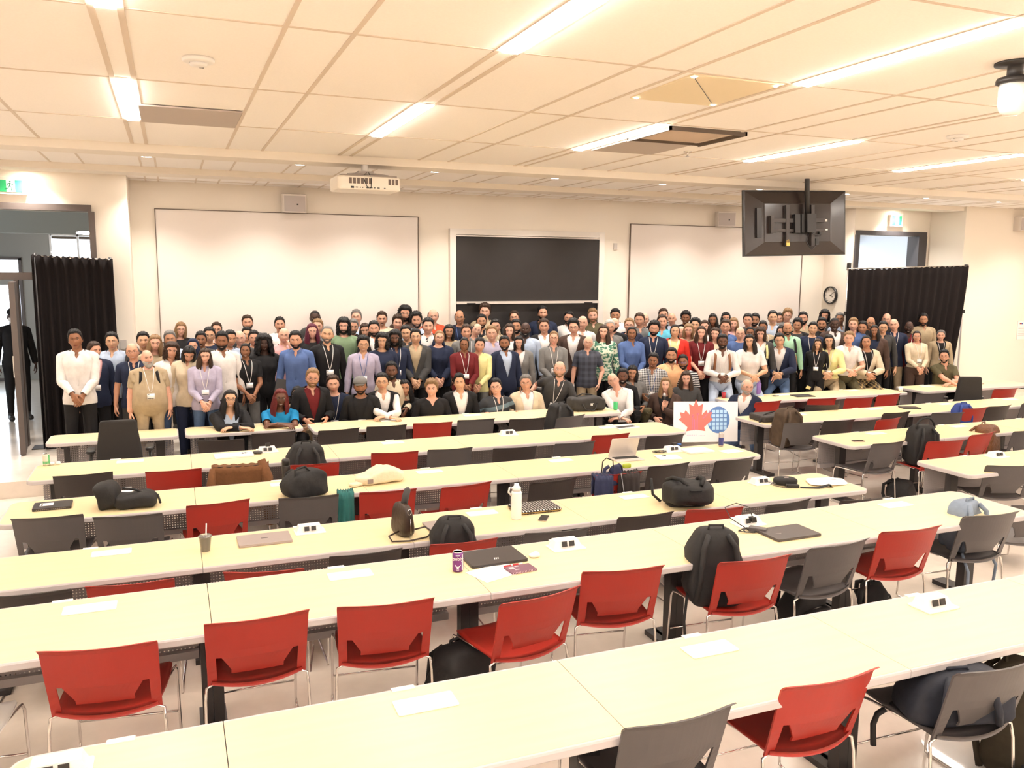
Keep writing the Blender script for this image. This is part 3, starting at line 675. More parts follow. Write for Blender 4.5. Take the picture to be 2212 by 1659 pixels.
def perf_mat():
    m=bpy.data.materials.new('perforated_metal');m.use_nodes=True;nt=m.node_tree;b=nt.nodes['Principled BSDF'];N=nt.nodes.new;L=nt.links.new
    b.inputs['Base Color'].default_value=(.33,.30,.30,1);b.inputs['Roughness'].default_value=.5
    tc=N('ShaderNodeTexCoord');sp=N('ShaderNodeSeparateXYZ');L(tc.outputs['Object'],sp.inputs[0]);sq=[]
    for ax in('X','Z'):
        a=N('ShaderNodeMath');a.operation='MULTIPLY';a.inputs[1].default_value=1/.022;L(sp.outputs[ax],a.inputs[0])
        f=N('ShaderNodeMath');f.operation='FRACT';L(a.outputs[0],f.inputs[0]);s=N('ShaderNodeMath');s.operation='SUBTRACT';s.inputs[1].default_value=.5;L(f.outputs[0],s.inputs[0])
        p=N('ShaderNodeMath');p.operation='MULTIPLY';L(s.outputs[0],p.inputs[0]);L(s.outputs[0],p.inputs[1]);sq.append(p)
    ad=N('ShaderNodeMath');ad.operation='ADD';L(sq[0].outputs[0],ad.inputs[0]);L(sq[1].outputs[0],ad.inputs[1])
    lt=N('ShaderNodeMath');lt.operation='LESS_THAN';lt.inputs[1].default_value=.05;L(ad.outputs[0],lt.inputs[0])
    tr=N('ShaderNodeBsdfTransparent');mx_=N('ShaderNodeMixShader');L(lt.outputs[0],mx_.inputs[0]);L(b.outputs[0],mx_.inputs[1]);L(tr.outputs[0],mx_.inputs[2])
    L(mx_.outputs[0],nt.nodes['Material Output'].inputs['Surface']);return m
perfM=perf_mat()
whiteP=mat('white_plastic',(.78,.75,.72),.4);blackP=mat('black_plastic',(.02,.018,.018),.4)
redP=mat('red_plastic',(.36,.022,.013),.42);greyP=mat('grey_plastic',(.085,.075,.075),.45);darkP=mat('dark_plastic',(.040,.031,.029),.45)
lampM=mat('lamp_diffuser',(1,1,1),.5,emit=((1,.93,.85),LAMP));dlM=mat('downlight_diffuser',(1,1,1),.5,emit=((1,.92,.82),LAMP*1.0))
bagM=mat('bag_nylon_black',(.014,.013,.014),.75,noise=.4,nscale=22,bump=.35);bagN=mat('bag_nylon_navy',(.016,.020,.034),.75,noise=.4,nscale=22,bump=.35)
# ============================================================ room shell
struct('floor',[box(-5,19,5.12,11.24,-.1,0)],floorM)
struct('floor',[box(-5,19,-4,5.12,-.1,.215)],floorM)
struct('floor',[box(-5,19,11.24,14.4,-.1,FZ)],floorM)
struct('floor',[box(-9,3,13.6,23,-.1,FZ-.002),box(11,17.5,13.6,18,-.1,FZ-.002)],floorM)
CA,CB,CC=kz(3.62),kz(3.575),kz(3.54)
Y1,Y2=9.4*K,11.05*K
struct('ceiling',[box(-5,19,-4,Y1,CA,CA+.1)],ceilM)
struct('ceiling',[box(-5,19,Y1,Y2,CB,CB+.2)],ceilM)
struct('ceiling',[box(-5,19,Y2,14.5,CC,CC+.3)],ceilM)
SX=[x*K for x in(-2.29,-.23,1.82,3.88,5.97,8.15,10.35,12.5,14.6)]
gx=[]
for x in SX: gx+=[(x-.075,.038),(x+.075,.038),(x+.83*K,.030),(x+1.18*K,.030)]
gy=[y*K for y in(-3.4,-1.8,-.2,1.4,3.0,4.58,6.22,7.87)]
struct('trim_1',[box(x-w/2,x+w/2,-4,Y1,CA-.006,CA) for x,w in gx]+[box(-5,19,y-.011,y+.011,CA-.005,CA) for y in gy],gridM)
B2=[(-.18+1.60*k)*K for k in range(-2,11)];C2=[(-.17+1.37*k)*K for k in range(-2,12)]
struct('trim_2',[box(x+d-.012,x+d+.012,9.85*K,Y2,CB-.005,CB) for x in B2 for d in(-.09,.09,.66,1.05)]+[box(x+d-.012,x+d+.012,Y2+.42,14.4,CC-.005,CC) for x in C2 for d in(-.09,.09,.62,.95)]+[box(-5,19,y-.01,y+.01,z-.005,z) for y,z in((9.85*K,CB),(12.15*K,CC))],gridM)
struct('trim_3',[box(-5,19,Y1-.02,Y1+.40,CB-.045,CB+.06)],wallM)
struct('trim_4',[box(-5,19,Y2-.02,Y2+.42,CC-.045,CC+.05)],wallM)
WY=14.32;BY=13.5
struct('wall_front',[box(-.53,13.0,WY,WY+.15,0,4.3)],wallM)
dx0,dx1,dzt=-3.6,-1.04,kz(3.07)
struct('wall_left_front',[box(-5,dx0,BY,BY+.2,0,4.3),box(dx1,-.53,BY,WY+.15,0,4.3),box(dx0,dx1,BY,BY+.2,dzt,4.3)],wallM)
ex0,ex1=11.36*K,12.95*K
struct('wall_right_front',[box(13.0,ex0,BY,WY+.15,0,4.3),box(ex1,15.25,BY,BY+.25,0,4.3),box(ex0,ex1,BY,BY+.2,dzt,4.3)],wallM)
struct('wall_right_return',[box(15.07,15.25,12.63,BY+.2,0,4.3)],wallM)
struct('wall_right_near',[box(15.25,19,12.63,12.8,0,4.3)],wallM)
struct('wall_left',[box(-5.15,-5,-4,13.7,0,4.3)],wallM)
struct('wall_right',[box(19,19.15,-4,13,0,4.3)],wallM)
struct('wall_back',[box(-5,19,-4.15,-4,0,4.3)],wallM)
# corridor beyond the left door
greyW=mat('corridor_concrete',(.33,.32,.29),.8);frameM=mat('door_frame_brown_grey',(.10,.078,.07),.5)
struct('wall_corridor_back',[box(-8,-3.05,21.5,21.7,2.92,4.6),box(-8,-3.05,21.5,21.62,2.33,2.52),box(-3.05,-2.45,21.5,21.7,0,4.6),box(-2.45,-1.2,21.5,21.7,0,2.75),box(-2.45,-1.2,21.5,21.7,3.42,4.6),box(-1.2,3,21.5,21.7,0,4.6),box(-8,-3.05,21.5,21.6,0,.55)],greyW)
struct('wall_corridor_upper',[box(-8,3,18.0,18.2,3.35,4.6)],mat('corridor_bulkhead',(.26,.26,.23),.8))
struct('wall_corridor_side',[box(-9,-8.9,13.7,23,0,4.6),box(2.9,3,14.5,23,0,4.6)],greyW)
struct('ceiling_corridor',[box(-9,3,13.7,23,4.45,4.6),box(-9,3,23,23.1,3.4,4.6)],mat('corridor_ceiling',(.12,.085,.06),.8))
struct('window_1',[box(x-.03,x+.03,21.45,21.55,FZ,2.92) for x in(-4.6,-3.75,-3.08)]+[box(-8,-3.05,21.45,21.55,z,z+.06) for z in(2.5,2.88,FZ)],frameM)
struct('window_2',[box(x-.02,x+.02,21.42,21.5,2.7,3.45) for x in(-2.45,-1.9,-1.2)]+[box(-2.45,-1.2,21.42,21.5,z,z+.03) for z in(2.74,3.42)],whiteP)
for i,x in enumerate((-3.9,-2.45,-1.3)):
    struct('trim_%d'%(5+i),[([(x-.09,14.2,4.44),(x+.09,14.2,4.44),(x-.09,18.0,4.44),(x+.09,18,4.44),(x-.09,17.9,3.95),(x+.09,17.9,3.95)],[(0,1,5,4),(4,5,3,2),(0,4,2),(1,3,5),(0,2,3,1)])],mat('white_beam',(.55,.53,.50),.7))
for i,(x,y,z) in enumerate(((-1.95,18.6,3.2),(-2.2,20.5,3.05),(-1.35,16.6,3.33))):
    lone('pendant_light',[xf(sph_grid(16,8,lambda a,b,c:(a*.14,b*.08,c*.03)),(0,0,0))],lampM,['oval ceiling lamp in the corridor above the left curtain, leftmost','oval ceiling lamp deep in the corridor above the left curtain','oval corridor lamp nearest the right jamb of the left doorway'][i],'lamp',(x,y,z),smooth=True)
struct('door_1',[box(dx0,dx1+.04,BY-.06,BY+.1,dzt,dzt+.09),box(dx1,dx1+.08,BY-.06,BY+.1,FZ,dzt),box(dx0,dx1,BY-.05,BY+.08,2.56,2.66),box(-2.02,-1.97,BY-.05,BY+.08,FZ,2.56)],frameM)
dl=struct('door_2',[xf(box(0,.70,-.035,.035,0,2.32),(-2.02,BY-.02,FZ+.015),(0,0,-1.47))],frameM)
part('door_handle',[xf(tube([(.06,-.04,1.0),(.06,-.07,1.0),(.06,-.07,1.3),(.06,-.04,1.3)],.012),(-2.02,BY-.02,FZ),(0,0,-1.47))],chrome,dl,smooth=True)
# right door and the bright corridor behind
dkM=mat('door_frame_charcoal',(.055,.05,.055),.5)
struct('door_3',[box(ex0-.03,ex1+.06,BY-.05,BY+.1,dzt,dzt+.09),box(ex0-.04,ex0+.05,BY-.05,BY+.1,FZ,dzt),box(ex1-.16,ex1+.07,BY-.05,BY+.25,FZ,dzt)],dkM)
struct('wall_corridor_right',[box(11.5,11.6,14.5,18,0,4.3),box(17.4,17.5,13.7,18,0,4.3),box(11.5,17.5,17.9,18,3.55,4.3),box(11.5,17.5,13.8,18,4.3,4.4)],mat('corridor_pale',(.5,.52,.55),.8))
struct('window_3',[box(x-.025,x+.025,17.9,17.98,FZ,3.55) for x in(12.2,14.3,16.4)]+[box(11.6,17.4,17.9,17.98,z,z+.05) for z in(FZ,3.5)],whiteP)
lone('strip_light',[box(-.7,.7,-.06,.06,0,.04)],lampM,'strip light seen through the glass over the right curtain','lamp',(14.1,15.6,3.72))
# pipes, boards on the front wall
def whiteboard(x0,x1,lab):
    t=thing('whiteboard',lab,'whiteboard',((x0+x1)/2,WY-.02,kz(2.3)));w=(x1-x0)/2;h0,h1=-1.05,kz(3.17)-kz(2.3)
    part('writing_surface',[box(-w,w,-.006,.02,h0,h1)],mat('whiteboard_enamel',(.76,.69,.64),.35),t)
    part('frame',[box(-w-.012,-w,-.02,.02,h0,h1+.012),box(w,w+.012,-.02,.02,h0,h1+.012),box(-w,w,-.02,.02,h1,h1+.012),box(-w,w,-.05,.02,h0-.02,h0)],mat('thin_brown_frame',(.13,.09,.065),.5),t)
whiteboard(-.15*K,3.49*K,'large blank whiteboard on the front wall left of the blackboard')
whiteboard(7.16*K,10.76*K,'large blank whiteboard on the front wall behind the hanging screen')
t=thing('blackboard','sliding two-panel blackboard in white frame at centre of front wall','blackboard',(5.31*K,WY-.04,kz(2)))
bb=mat('slate_black',(.018,.014,.014),.55,noise=.4,nscale=3);fr=mat('white_board_frame',(.72,.67,.62),.45);w=1.33*K
part('frame',[box(-w,-w+.11,-.06,.04,-1.6,kz(3.02)-kz(2)),box(w-.11,w,-.06,.04,-1.6,kz(3.02)-kz(2)),box(-w+.11,w-.11,-.058,.04,kz(2.93)-kz(2),kz(3.02)-kz(2)-.001)],fr,t)
part('board_panel',[box(-w+.11,w-.11,-.05,-.02,kz(1.90)-kz(2),kz(2.93)-kz(2)-.01)],bb,t)
part('board_panel',[box(-w+.11,w-.11,-.02,.03,-1.5,kz(1.90)-kz(2))],bb,t)
part('rail',[box(-w+.11,w-.11,-.09,-.02,kz(1.895)-kz(2)-.03,kz(1.90)-kz(2)+.01),box(-w+.11,w-.11,-.08,-.03,kz(2.93)-kz(2)-.03,kz(2.93)-kz(2)-.01)],mat('aluminium',(.62,.58,.55),.35,.6),t)
part('handle',[box(-w+.30,-w+.46,-.11,-.09,kz(1.895)-kz(2)-.03,kz(1.895)-kz(2)-.01),box(w-.42,w-.26,-.11,-.09,kz(1.895)-kz(2)-.03,kz(1.895)-kz(2)-.01)],darkM,t)
for x,lab,rz in((1.66*K,'white wall loudspeaker above the left whiteboard',0),(8.97*K,'white wall loudspeaker above the right whiteboard',-.35),(14.45*K,'white wall loudspeaker at the right frame edge',-.2)):
    y=WY-.16 if x<14 else 12.63-.14
    t=thing('wall_speaker',lab,'loudspeaker',(x,y,kz(3.30)),rz)
    part('cabinet',[ring_loft([[(a*.19,.12,b*.14) for a,b in((-1,-1),(1,-1),(1,1),(-1,1))],[(a*.19,-.04,b*.15) for a,b in((-1,-1),(1,-1),(1,1),(-1,1))],[(a*.175,-.09,b*.14) for a,b in((-1,-1),(1,-1),(1,1),(-1,1))]])],mat('speaker_white',(.68,.62,.57),.5),t)
    part('grille',[box(-.165,.165,-.096,-.09,-.13,.115)],mat('speaker_grille',(.47,.42,.40),.7),t);part('logo_plate',[box(.03,.055,-.099,-.096,-.03,-.005)],blackP,t)
    part('bracket',[box(-.03,.03,.1,.17,-.05,.05)],darkM,t)
lone('thermostat',[box(-.035,.035,-.02,.01,-.06,.06)],mat('pale_grey_plastic',(.55,.50,.46),.5),'small grey wall sensor between blackboard and right whiteboard','sensor',(6.88*K,WY-.01,kz(2.8)))
t=thing('light_switch','grey light switch plates beside the left curtain','switch',(-.74,BY-.02,kz(1.42)))
for d in(-.075,.06): part('switch_plate',[box(d-.045,d+.045,-.012,.01,-.07,.07)],mat('pale_grey_plastic',(.55,.50,.46),.5),t)
# exit signs with running figure
def exit_sign(x,y,lab,w,h,rz=0):
    t=thing('exit_sign',lab,'exit sign',(x,y,kz(3.34)),rz)
    part('housing',[box(-w/2-.04,w/2+.04,-.04,.03,-h/2-.03,h/2+.03)],mat('exit_housing',(.66,.60,.54),.5),t)
    g=mat('exit_green',(.02,.35,.12),.5,emit=((.02,.45,.14),.10));wh=mat('exit_white',(.8,.9,.85),.5,emit=((.75,1,.9),.10))
    part('green_panel',[box(-w/2,w/2,-.045,-.04,-h/2,h/2)],g,t)
    part('doorway_symbol',[box(-w*.14,w*.2,-.048,-.045,-h/2,h/2)],wh,t)
    s=h;F=[xf(sph_grid(10,6,lambda a,b,c:(a*.075*s,b*.002,c*.075*s)),(.03*s,-.05,.36*s))]
    for p in([(.03,.26),(-.02,.02)],[(.03,.22),(.22,.12),(.32,.2)],[(.03,.24),(-.16,.18),(-.2,.0)],[(-.02,.02),(.16,-.14),(.1,-.38)],[(-.02,.02),(-.14,-.2),(-.36,-.24)]): F.append(tube([(a*s,-.05,b*s) for a,b in p],.035*s,4))
    part('running_figure',F,mat('exit_dark',(.01,.14,.06),.5,emit=((.01,.15,.06),.05)),t)
exit_sign(-1.72*K,BY-.03,'green running-man exit sign over the left doorway',.30,.16)
exit_sign(12.22*K,BY-.03,'green running-man exit sign over the right doorway',.26,.18)
exit_sign(14.35,16.4,'pale exit sign seen through the glass above the right curtain',.30,.20)
bpy.data.objects[-1] if False else None
# clock on the return wall
t=thing('wall_clock','round white wall clock with black rim beside the right whiteboard','clock',(12.99,12.28*K-.09,kz(1.985)),-PI/2)
n=32
part('rim',[ring_loft([[(r*math.cos(2*PI*j/n),y,r*math.sin(2*PI*j/n)) for j in range(n)] for r,y in((.185,.0),(.185,-.05),(.160,-.05),(.160,-.02))],False)],blackP,t,smooth=True)
part('dial',[ring_loft([[(.165*math.cos(2*PI*j/n),y,.165*math.sin(2*PI*j/n)) for j in range(n)] for y in(0,-.022)])],mat('clock_dial',(.72,.66,.60),.5),t)
part('hour_marks',[xf(box(-.005,.005,-.026,-.023,.125,.145),(0,0,0),(0,k*PI/6,0)) for k in range(12)],blackP,t)
part('hand',[xf(box(-.006,.006,-.028,-.025,-.02,.085),(0,0,0),(0,1.95,0))],blackP,t);part('hand',[xf(box(-.004,.004,-.031,-.028,-.02,.12),(0,0,0),(0,1.02,0))],blackP,t)
lone('notice_sheet',[box(-.16,.16,-.004,.0,-.2,.2)],mat('paper_white',(.80,.78,.76),.7),'white notice sheet with small red and blue print at the right edge wall','notice',(14.78*K,12.625,kz(1.36)))
nt=bpy.data.objects['notice_sheet'];part('leaf_print',[xf(box(-.03,.03,-.006,-.004,-.012,.012),(-.07,0,.14))],redP,nt);part('globe_print',[xf(box(-.02,.02,-.006,-.004,-.015,.015),(-.02,0,.14))],mat('print_blue',(.03,.12,.5),.6),nt)
part('text_lines',[box(-.13,.13,-.006,-.004,.06-.035*k,.068-.035*k) for k in range(6)],mat('print_pink',(.6,.42,.45),.6),nt)
# ============================================================ ceiling things
k=0
for i,x in enumerate(SX):
    for j,(a,b) in enumerate(((6.24,7.85),(3.02,4.56),(-.18,1.38),(-3.35,-1.82))):
        if a<0 and j==3 and i%2: pass
        t=thing('ceiling_light','white linear ceiling light, %s strip from the left, %s'%(['first','second','third','fourth','fifth','sixth','seventh','eighth','ninth'][i],['far one of its strip','second from the far end','over the near seats','at the room rear'][j]),'ceiling light',(x,(a+b)/2*K,CA),0,'linear ceiling lights')
        l=(b-a)*K/2
        part('diffuser',[box(-.055,.055,-l,l,-.020,-.004)],lampM,t,key=('dif',j));part('housing',[box(-.066,.066,-l-.01,l+.01,-.004,.0)],whiteP,t,key=('hou',j))
for nm,xs,y,z,rw in(('second',B2,9.95*K,CB,'rear'),('third',C2,Y2+.58,CC,'front')):
    for i,x in enumerate(xs):
        if x<-4.5 or x>18: continue
        t=thing('downlight','small round downlight in the %s soffit row near the screen wall, number %s from left'%('front' if rw=='front' else 'middle',['one','two','three','four','five','six','seven','eight','nine','ten','eleven','twelve','thirteen','fourteen'][i]),'downlight',(x,y,z),0,'soffit downlights')
        r=.085 if rw=='rear' else .10
        part('trim_ring',[lathe([(r,-.0),(r,-.012),(r-.015,-.016),(r-.018,-.004)],24)],whiteP,t,key=('tr',rw),smooth=True);part('diffuser',[lathe([(r-.016,-.006),(r-.016,-.014),(.01,-.016)],24)],dlM,t,key=('dd',rw),smooth=True)
        ld=bpy.data.lights.new('downlight_lamp','SPOT');ld.energy=SPOT;ld.color=(1,.93,.84);ld.spot_size=2.1;ld.spot_blend=.8;ld.shadow_soft_size=.07
        lo=bpy.data.objects.new('downlight_lamp',ld);C.objects.link(lo);lo.parent=t;lo.location=(0,0,-.03)
def kc(x,y,z=3.62): return (x*K,y*K,kz(z))
for n_,(x,y),lab in(('smoke_detector',(.208,5.47),'round white smoke detector with dark slots at upper left of ceiling'),('smoke_detector',(6.57,5.66),'round white smoke detector on the right side of ceiling')):
    t=thing(n_,lab,'smoke detector',kc(x,y));part('base',[lathe([(.105,0),(.105,-.02),(.095,-.028),(.07,-.032)],28)],whiteP,t,smooth=True);part('head',[lathe([(.06,-.03),(.055,-.05),(.03,-.055),(.0,-.056)],24)],whiteP,t,smooth=True)
    part('slot',[cbox(-.045,-.01,-.033,.03,.012,.006),cbox(.02,.03,-.052,.03,.012,.008)],darkM,t)
t=thing('sprinkler','small brass fire sprinkler on the ceiling right of centre','sprinkler',kc(4.98,7.53));part('stem',[lathe([(.05,0),(.05,-.006),(.014,-.008),(.012,-.05),(.018,-.055)],16)],chrome,t,smooth=True);part('deflector',[lathe([(.035,-.06),(.035,-.066)],16)],chrome,t)
t=thing('air_grille','beige return air grille panel beside the left ceiling strip','vent',kc(.205,7.50));part('panel',[box(-.43,.43,-.45,.45,-.020,-.007)],mat('grille_beige',(.46,.39,.34),.7),t)
t=thing('ceiling_diffuser','square ceiling air diffuser with grey plate right of centre','vent',kc(4.36,7.05));part('plate',[box(-.40,.40,-.02,.86,-.02,-.006)],mat('grille_beige',(.46,.39,.34),.7),t)
part('recess',[box(-.42,.45,-.86,-.06,-.004,-.001)],mat('recess_tan',(.55,.42,.32),.8),t);part('frame',[box(-.44,.47,-.88,-.86,-.04,0),box(-.44,-.42,-.88,-.04,-.04,0),box(.45,.47,-.88,-.04,-.04,0),box(-.44,.47,-.06,-.04,-.03,0)],mat('dark_slot',(.12,.09,.07),.7),t)
t=thing('ceiling_sensor_panel','square cream sensor panel with four bright dots on the ceiling','ceiling panel',kc(3.42,5.0));part('panel',[box(-.40,.40,-.45,.45,-.012,0)],mat('panel_cream',(.78,.66,.46),.7),t)
for x,y in((-.37,.40),(-.37,-.41),(.36,-.41),(.37,.40)): part('indicator_light',[cbox(x,y,-.016,.022,.022,.006)],lampM,t)
part('wire',[tube([(-.37,-.41,-.016),(.37,.40,-.016)],.003,4)],darkM,t)
# ptz camera
t=thing('ptz_camera','white domed camera on a black ring at the upper right of ceiling','camera',(4.62*K,3.62*K,kz(3.62)),.2)
part('ceiling_mount',[lathe([(.13,0),(.13,-.015),(.05,-.02),(.05,-.10),(.07,-.11)],28)],blackP,t,smooth=True)
part('base_ring',[lathe([(.105,-.10),(.112,-.115),(.112,-.135),(.10,-.14)],32)],blackP,t,smooth=True)
part('head',[lathe([(.088,-.14),(.092,-.18),(.092,-.27),(.078,-.315),(.045,-.34),(.0,-.345)],32)],mat('gloss_white',(.85,.83,.80),.15),t,smooth=True)
# projector
t=thing('projector','white ceiling projector with cables, hanging before the left whiteboard','projector',(2.05*K,9.45*K,kz(3.325)),.02)
part('body',[rprism(.80,.52,.17,.05,.02,-.09)],mat('projector_white',(.80,.73,.63),.45),t,smooth=False)
part('top_plate',[box(-.34,.36,-.22,.22,.08,.10)],mat('projector_grey',(.33,.28,.24),.6),t)
vm=mat('vent_dark',(.16,.12,.10),.7)
part('vent',[box(-.26+.05*i,-.225+.05*i,-.264,-.258,-.015,.055) for i in range(6)]+[box(.24+.045*i,.272+.045*i,-.264,-.258,-.015,.055) for i in range(3)],vm,t)
part('port_row',[cbox(x,-.262,-.06,w,.006,h) for x,w,h in((-.22,.04,.025),(-.165,.03,.012),(-.12,.012,.012),(-.09,.012,.012),(-.03,.03,.015),(.02,.025,.012),(.06,.02,.01),(.11,.03,.012),(.19,.02,.01))],blackP,t)
part('ceiling_pole',[lathe([(.045,.13),(.045,CB-kz(3.325))],16)],whiteP,t,smooth=True)
part('bracket',[box(-.10,.10,-.08,.08,.12,.16)]+[tube([(.08*a,.07*b,.13),(.26*a,.18*b,.10)],.014,6) for a in(1,-1) for b in(1,-1)],mat('bracket_grey',(.45,.40,.37),.5),t)
part('cable',[tube([(0,-.10,.14),(-.05,-.20,.10),(-.07,-.27,.03),(-.04,-.29,-.05),(.0,-.27,-.06)],.005,5),tube([(.02,-.12,.14),(.02,-.26,.06),(.01,-.29,-.05),(-.01,-.28,-.08)],.005,5)],blackP,t,smooth=True)
# hanging television seen from behind
t=thing('hanging_television','large black television hung from the ceiling, back side facing the room','television',(7.78*K,9.15*K,kz(3.05)),rot=(-.05,-.03,-.08))
tvw,tvh=.80*K,.43*K
tv=mat('tv_gloss',(.030,.022,.020),.22)
part('screen_frame',[box(-tvw,tvw,-.005,.025,-tvh,tvh)],blackP,t)
part('back_shell',[ring_loft([[(a*tvw*s_,y,b*tvh*q) for a,b in((-1,-1),(1,-1),(1,1),(-1,1))] for y,s_,q in((-.005,.985,.97),(-.02,.97,.95),(-.07,.66,.60),(-.075,.64,.58))])],tv,t)
part('wall_bracket',[box(-.50,.46,-.12,-.08,.0,.06),box(-.50,.46,-.12,-.08,-.14,-.10),box(-.52,-.47,-.14,-.07,-.16,.10),box(-.25,-.19,-.13,-.07,-.36,.26),box(.2,.26,-.13,-.07,-.36,.26)],mat('bracket_dark',(.05,.042,.040),.5),t)
part('hinge_box',[box(.06,.22,-.22,-.10,-.16,.12),box(-.11,-.02,-.16,-.08,-.16,.12),box(0,.05,-.17,-.08,-.16,.12)],blackP,t)
part('pole',[xf(lathe([(.038,0),(.038,1.1)],16),(.10,-.16,.1))],blackP,t,smooth=True)
part('input_panel',[box(-.74,-.66,-.10,-.05,-.22,.22),box(.25,.36,-.10,-.06,-.34,-.22),box(.36,.40,-.11,-.06,-.18,-.12)],blackP,t)
part('label_sticker',[cbox(.50,-.082,.03,.045,.006,.035),cbox(.51,-.082,-.11,.04,.006,.02)],whiteP,t)
part('padlock',[cbox(-.235,-.145,-.33,.06,.02,.05),tube([(-.25,-.145,-.31),(-.25,-.145,-.27),(-.22,-.145,-.26),(-.215,-.145,-.31)],.005,5)],mat('brass',(.62,.42,.12),.35,.6),t)
part('cable',[tube([(.14,-.16,-.14),(.08,-.17,-.3),(.16,-.18,-.42),(.26,-.15,-.36),(.28,-.12,-.25)],.007,5),tube([(.16,-.15,-.15),(.24,-.17,-.2),(.37,-.12,-.2)],.006,5)],blackP,t,smooth=True)
# ============================================================ pipe and drape
def drape_thing(x0,y0,x1,y1,zt0,zt1,zb,name,lab,nf,sk=0,seed=1,sag=0):
    t=thing(name,lab,'curtain',(0,0,0));rn=random.Random(seed);nu=nf*8;nv=16;V=[];F=[]
    d=np.array([x1-x0,y1-y0]);L=np.hypot(*d);nn=np.array([-d[1],d[0]])/L
    ph=[rn.uniform(-.9,.9) for _ in range(nf+1)];am=[rn.uniform(.6,1.3) for _ in range(nf+1)]
    for side in(0,1):
        for i in range(nv+1):
            v=i/nv
            for j in range(nu+1):
                u=j/nu;q=u*nf;k0=min(int(q),nf-1);a=am[k0]*(1-(q-k0))+am[k0+1]*(q-k0);p=ph[k0]*(1-(q-k0))+ph[k0+1]*(q-k0)
                off=(.018+.05*v)*a*math.sin(2*PI*q+p)+(.012)*math.sin(5*PI*q+3*p)*v+side*.006
                uu=u
                if sk: uu=u*(1-sk*v**1.5)
                P=np.array([x0,y0])+d*uu+nn*off
                zt=zt0+(zt1-zt0)*u+(.012*math.sin(2*PI*q*1.5+p) if i==0 else 0)-sag*math.sin(PI*u)
                V.append((P[0],P[1],zt+(zb-zt)*v))
    m=nu+1;o2=(nv+1)*m
    for i in range(nv):
        for j in range(nu):
            a=i*m+j;F.append((a,a+1,a+m+1,a+m));F.append((o2+a+1,o2+a,o2+a+m,o2+a+m+1))
        for j in(0,nu): a=i*m+j;F.append((a,a+m,o2+a+m,o2+a))
    for i in(0,nv):
        for j in range(nu): a=i*m+j;F.append((a,o2+a,o2+a+1,a+1))
    part('drape',(V,F),mat('velvet_black',(.012,.009,.009),.95,spec=.15),t,smooth=True)
    return t
t=drape_thing(-1.74,13.1,-.74,13.15,2.90,2.85,FZ+.02,'black_curtain','black pleated curtain on a portable stand at the left doorway',9,seed=3)
part('upright_pole',[tube([(-1.70,13.14,FZ),(-1.70,13.14,2.93)],.02,10)],darkM,t,smooth=True);part('upright_pole',[tube([(-.78,13.19,FZ),(-.78,13.19,2.88)],.02,10)],darkM,t,smooth=True)
part('crossbar',[tube([(-1.72,13.13,2.88),(-.76,13.18,2.84)],.016,8)],chrome,t,smooth=True);part('base_plate',[box(-1.9,-1.5,13.15,13.45,FZ,FZ+.012),box(-.95,-.6,13.15,13.45,FZ,FZ+.012)],darkM,t)
t=drape_thing(11.88,12.42,15.0,12.42,2.80,2.90,FZ+.03,'black_curtain','wide black pleated curtain before the right doorway',15,sk=.13,seed=8)
for x in(11.95,15.02):
    part('upright_pole',[tube([(x,12.50,FZ),(x,12.50,2.94)],.019,10)],mat('satin_steel',(.50,.46,.44),.35,.7),t,smooth=True)
    part('height_lock',[cbox(x,12.49,1.98,.06,.06,.07),cbox(x,12.49,2.86,.05,.06,.14)],blackP,t)
    part('base_plate',[box(x-.22,x+.22,12.36,12.6,FZ,FZ+.012)],darkM,t)
part('crossbar',[tube([(11.9,12.47,2.82),(15.05,12.47,2.90)],.016,8)],chrome,t,smooth=True)
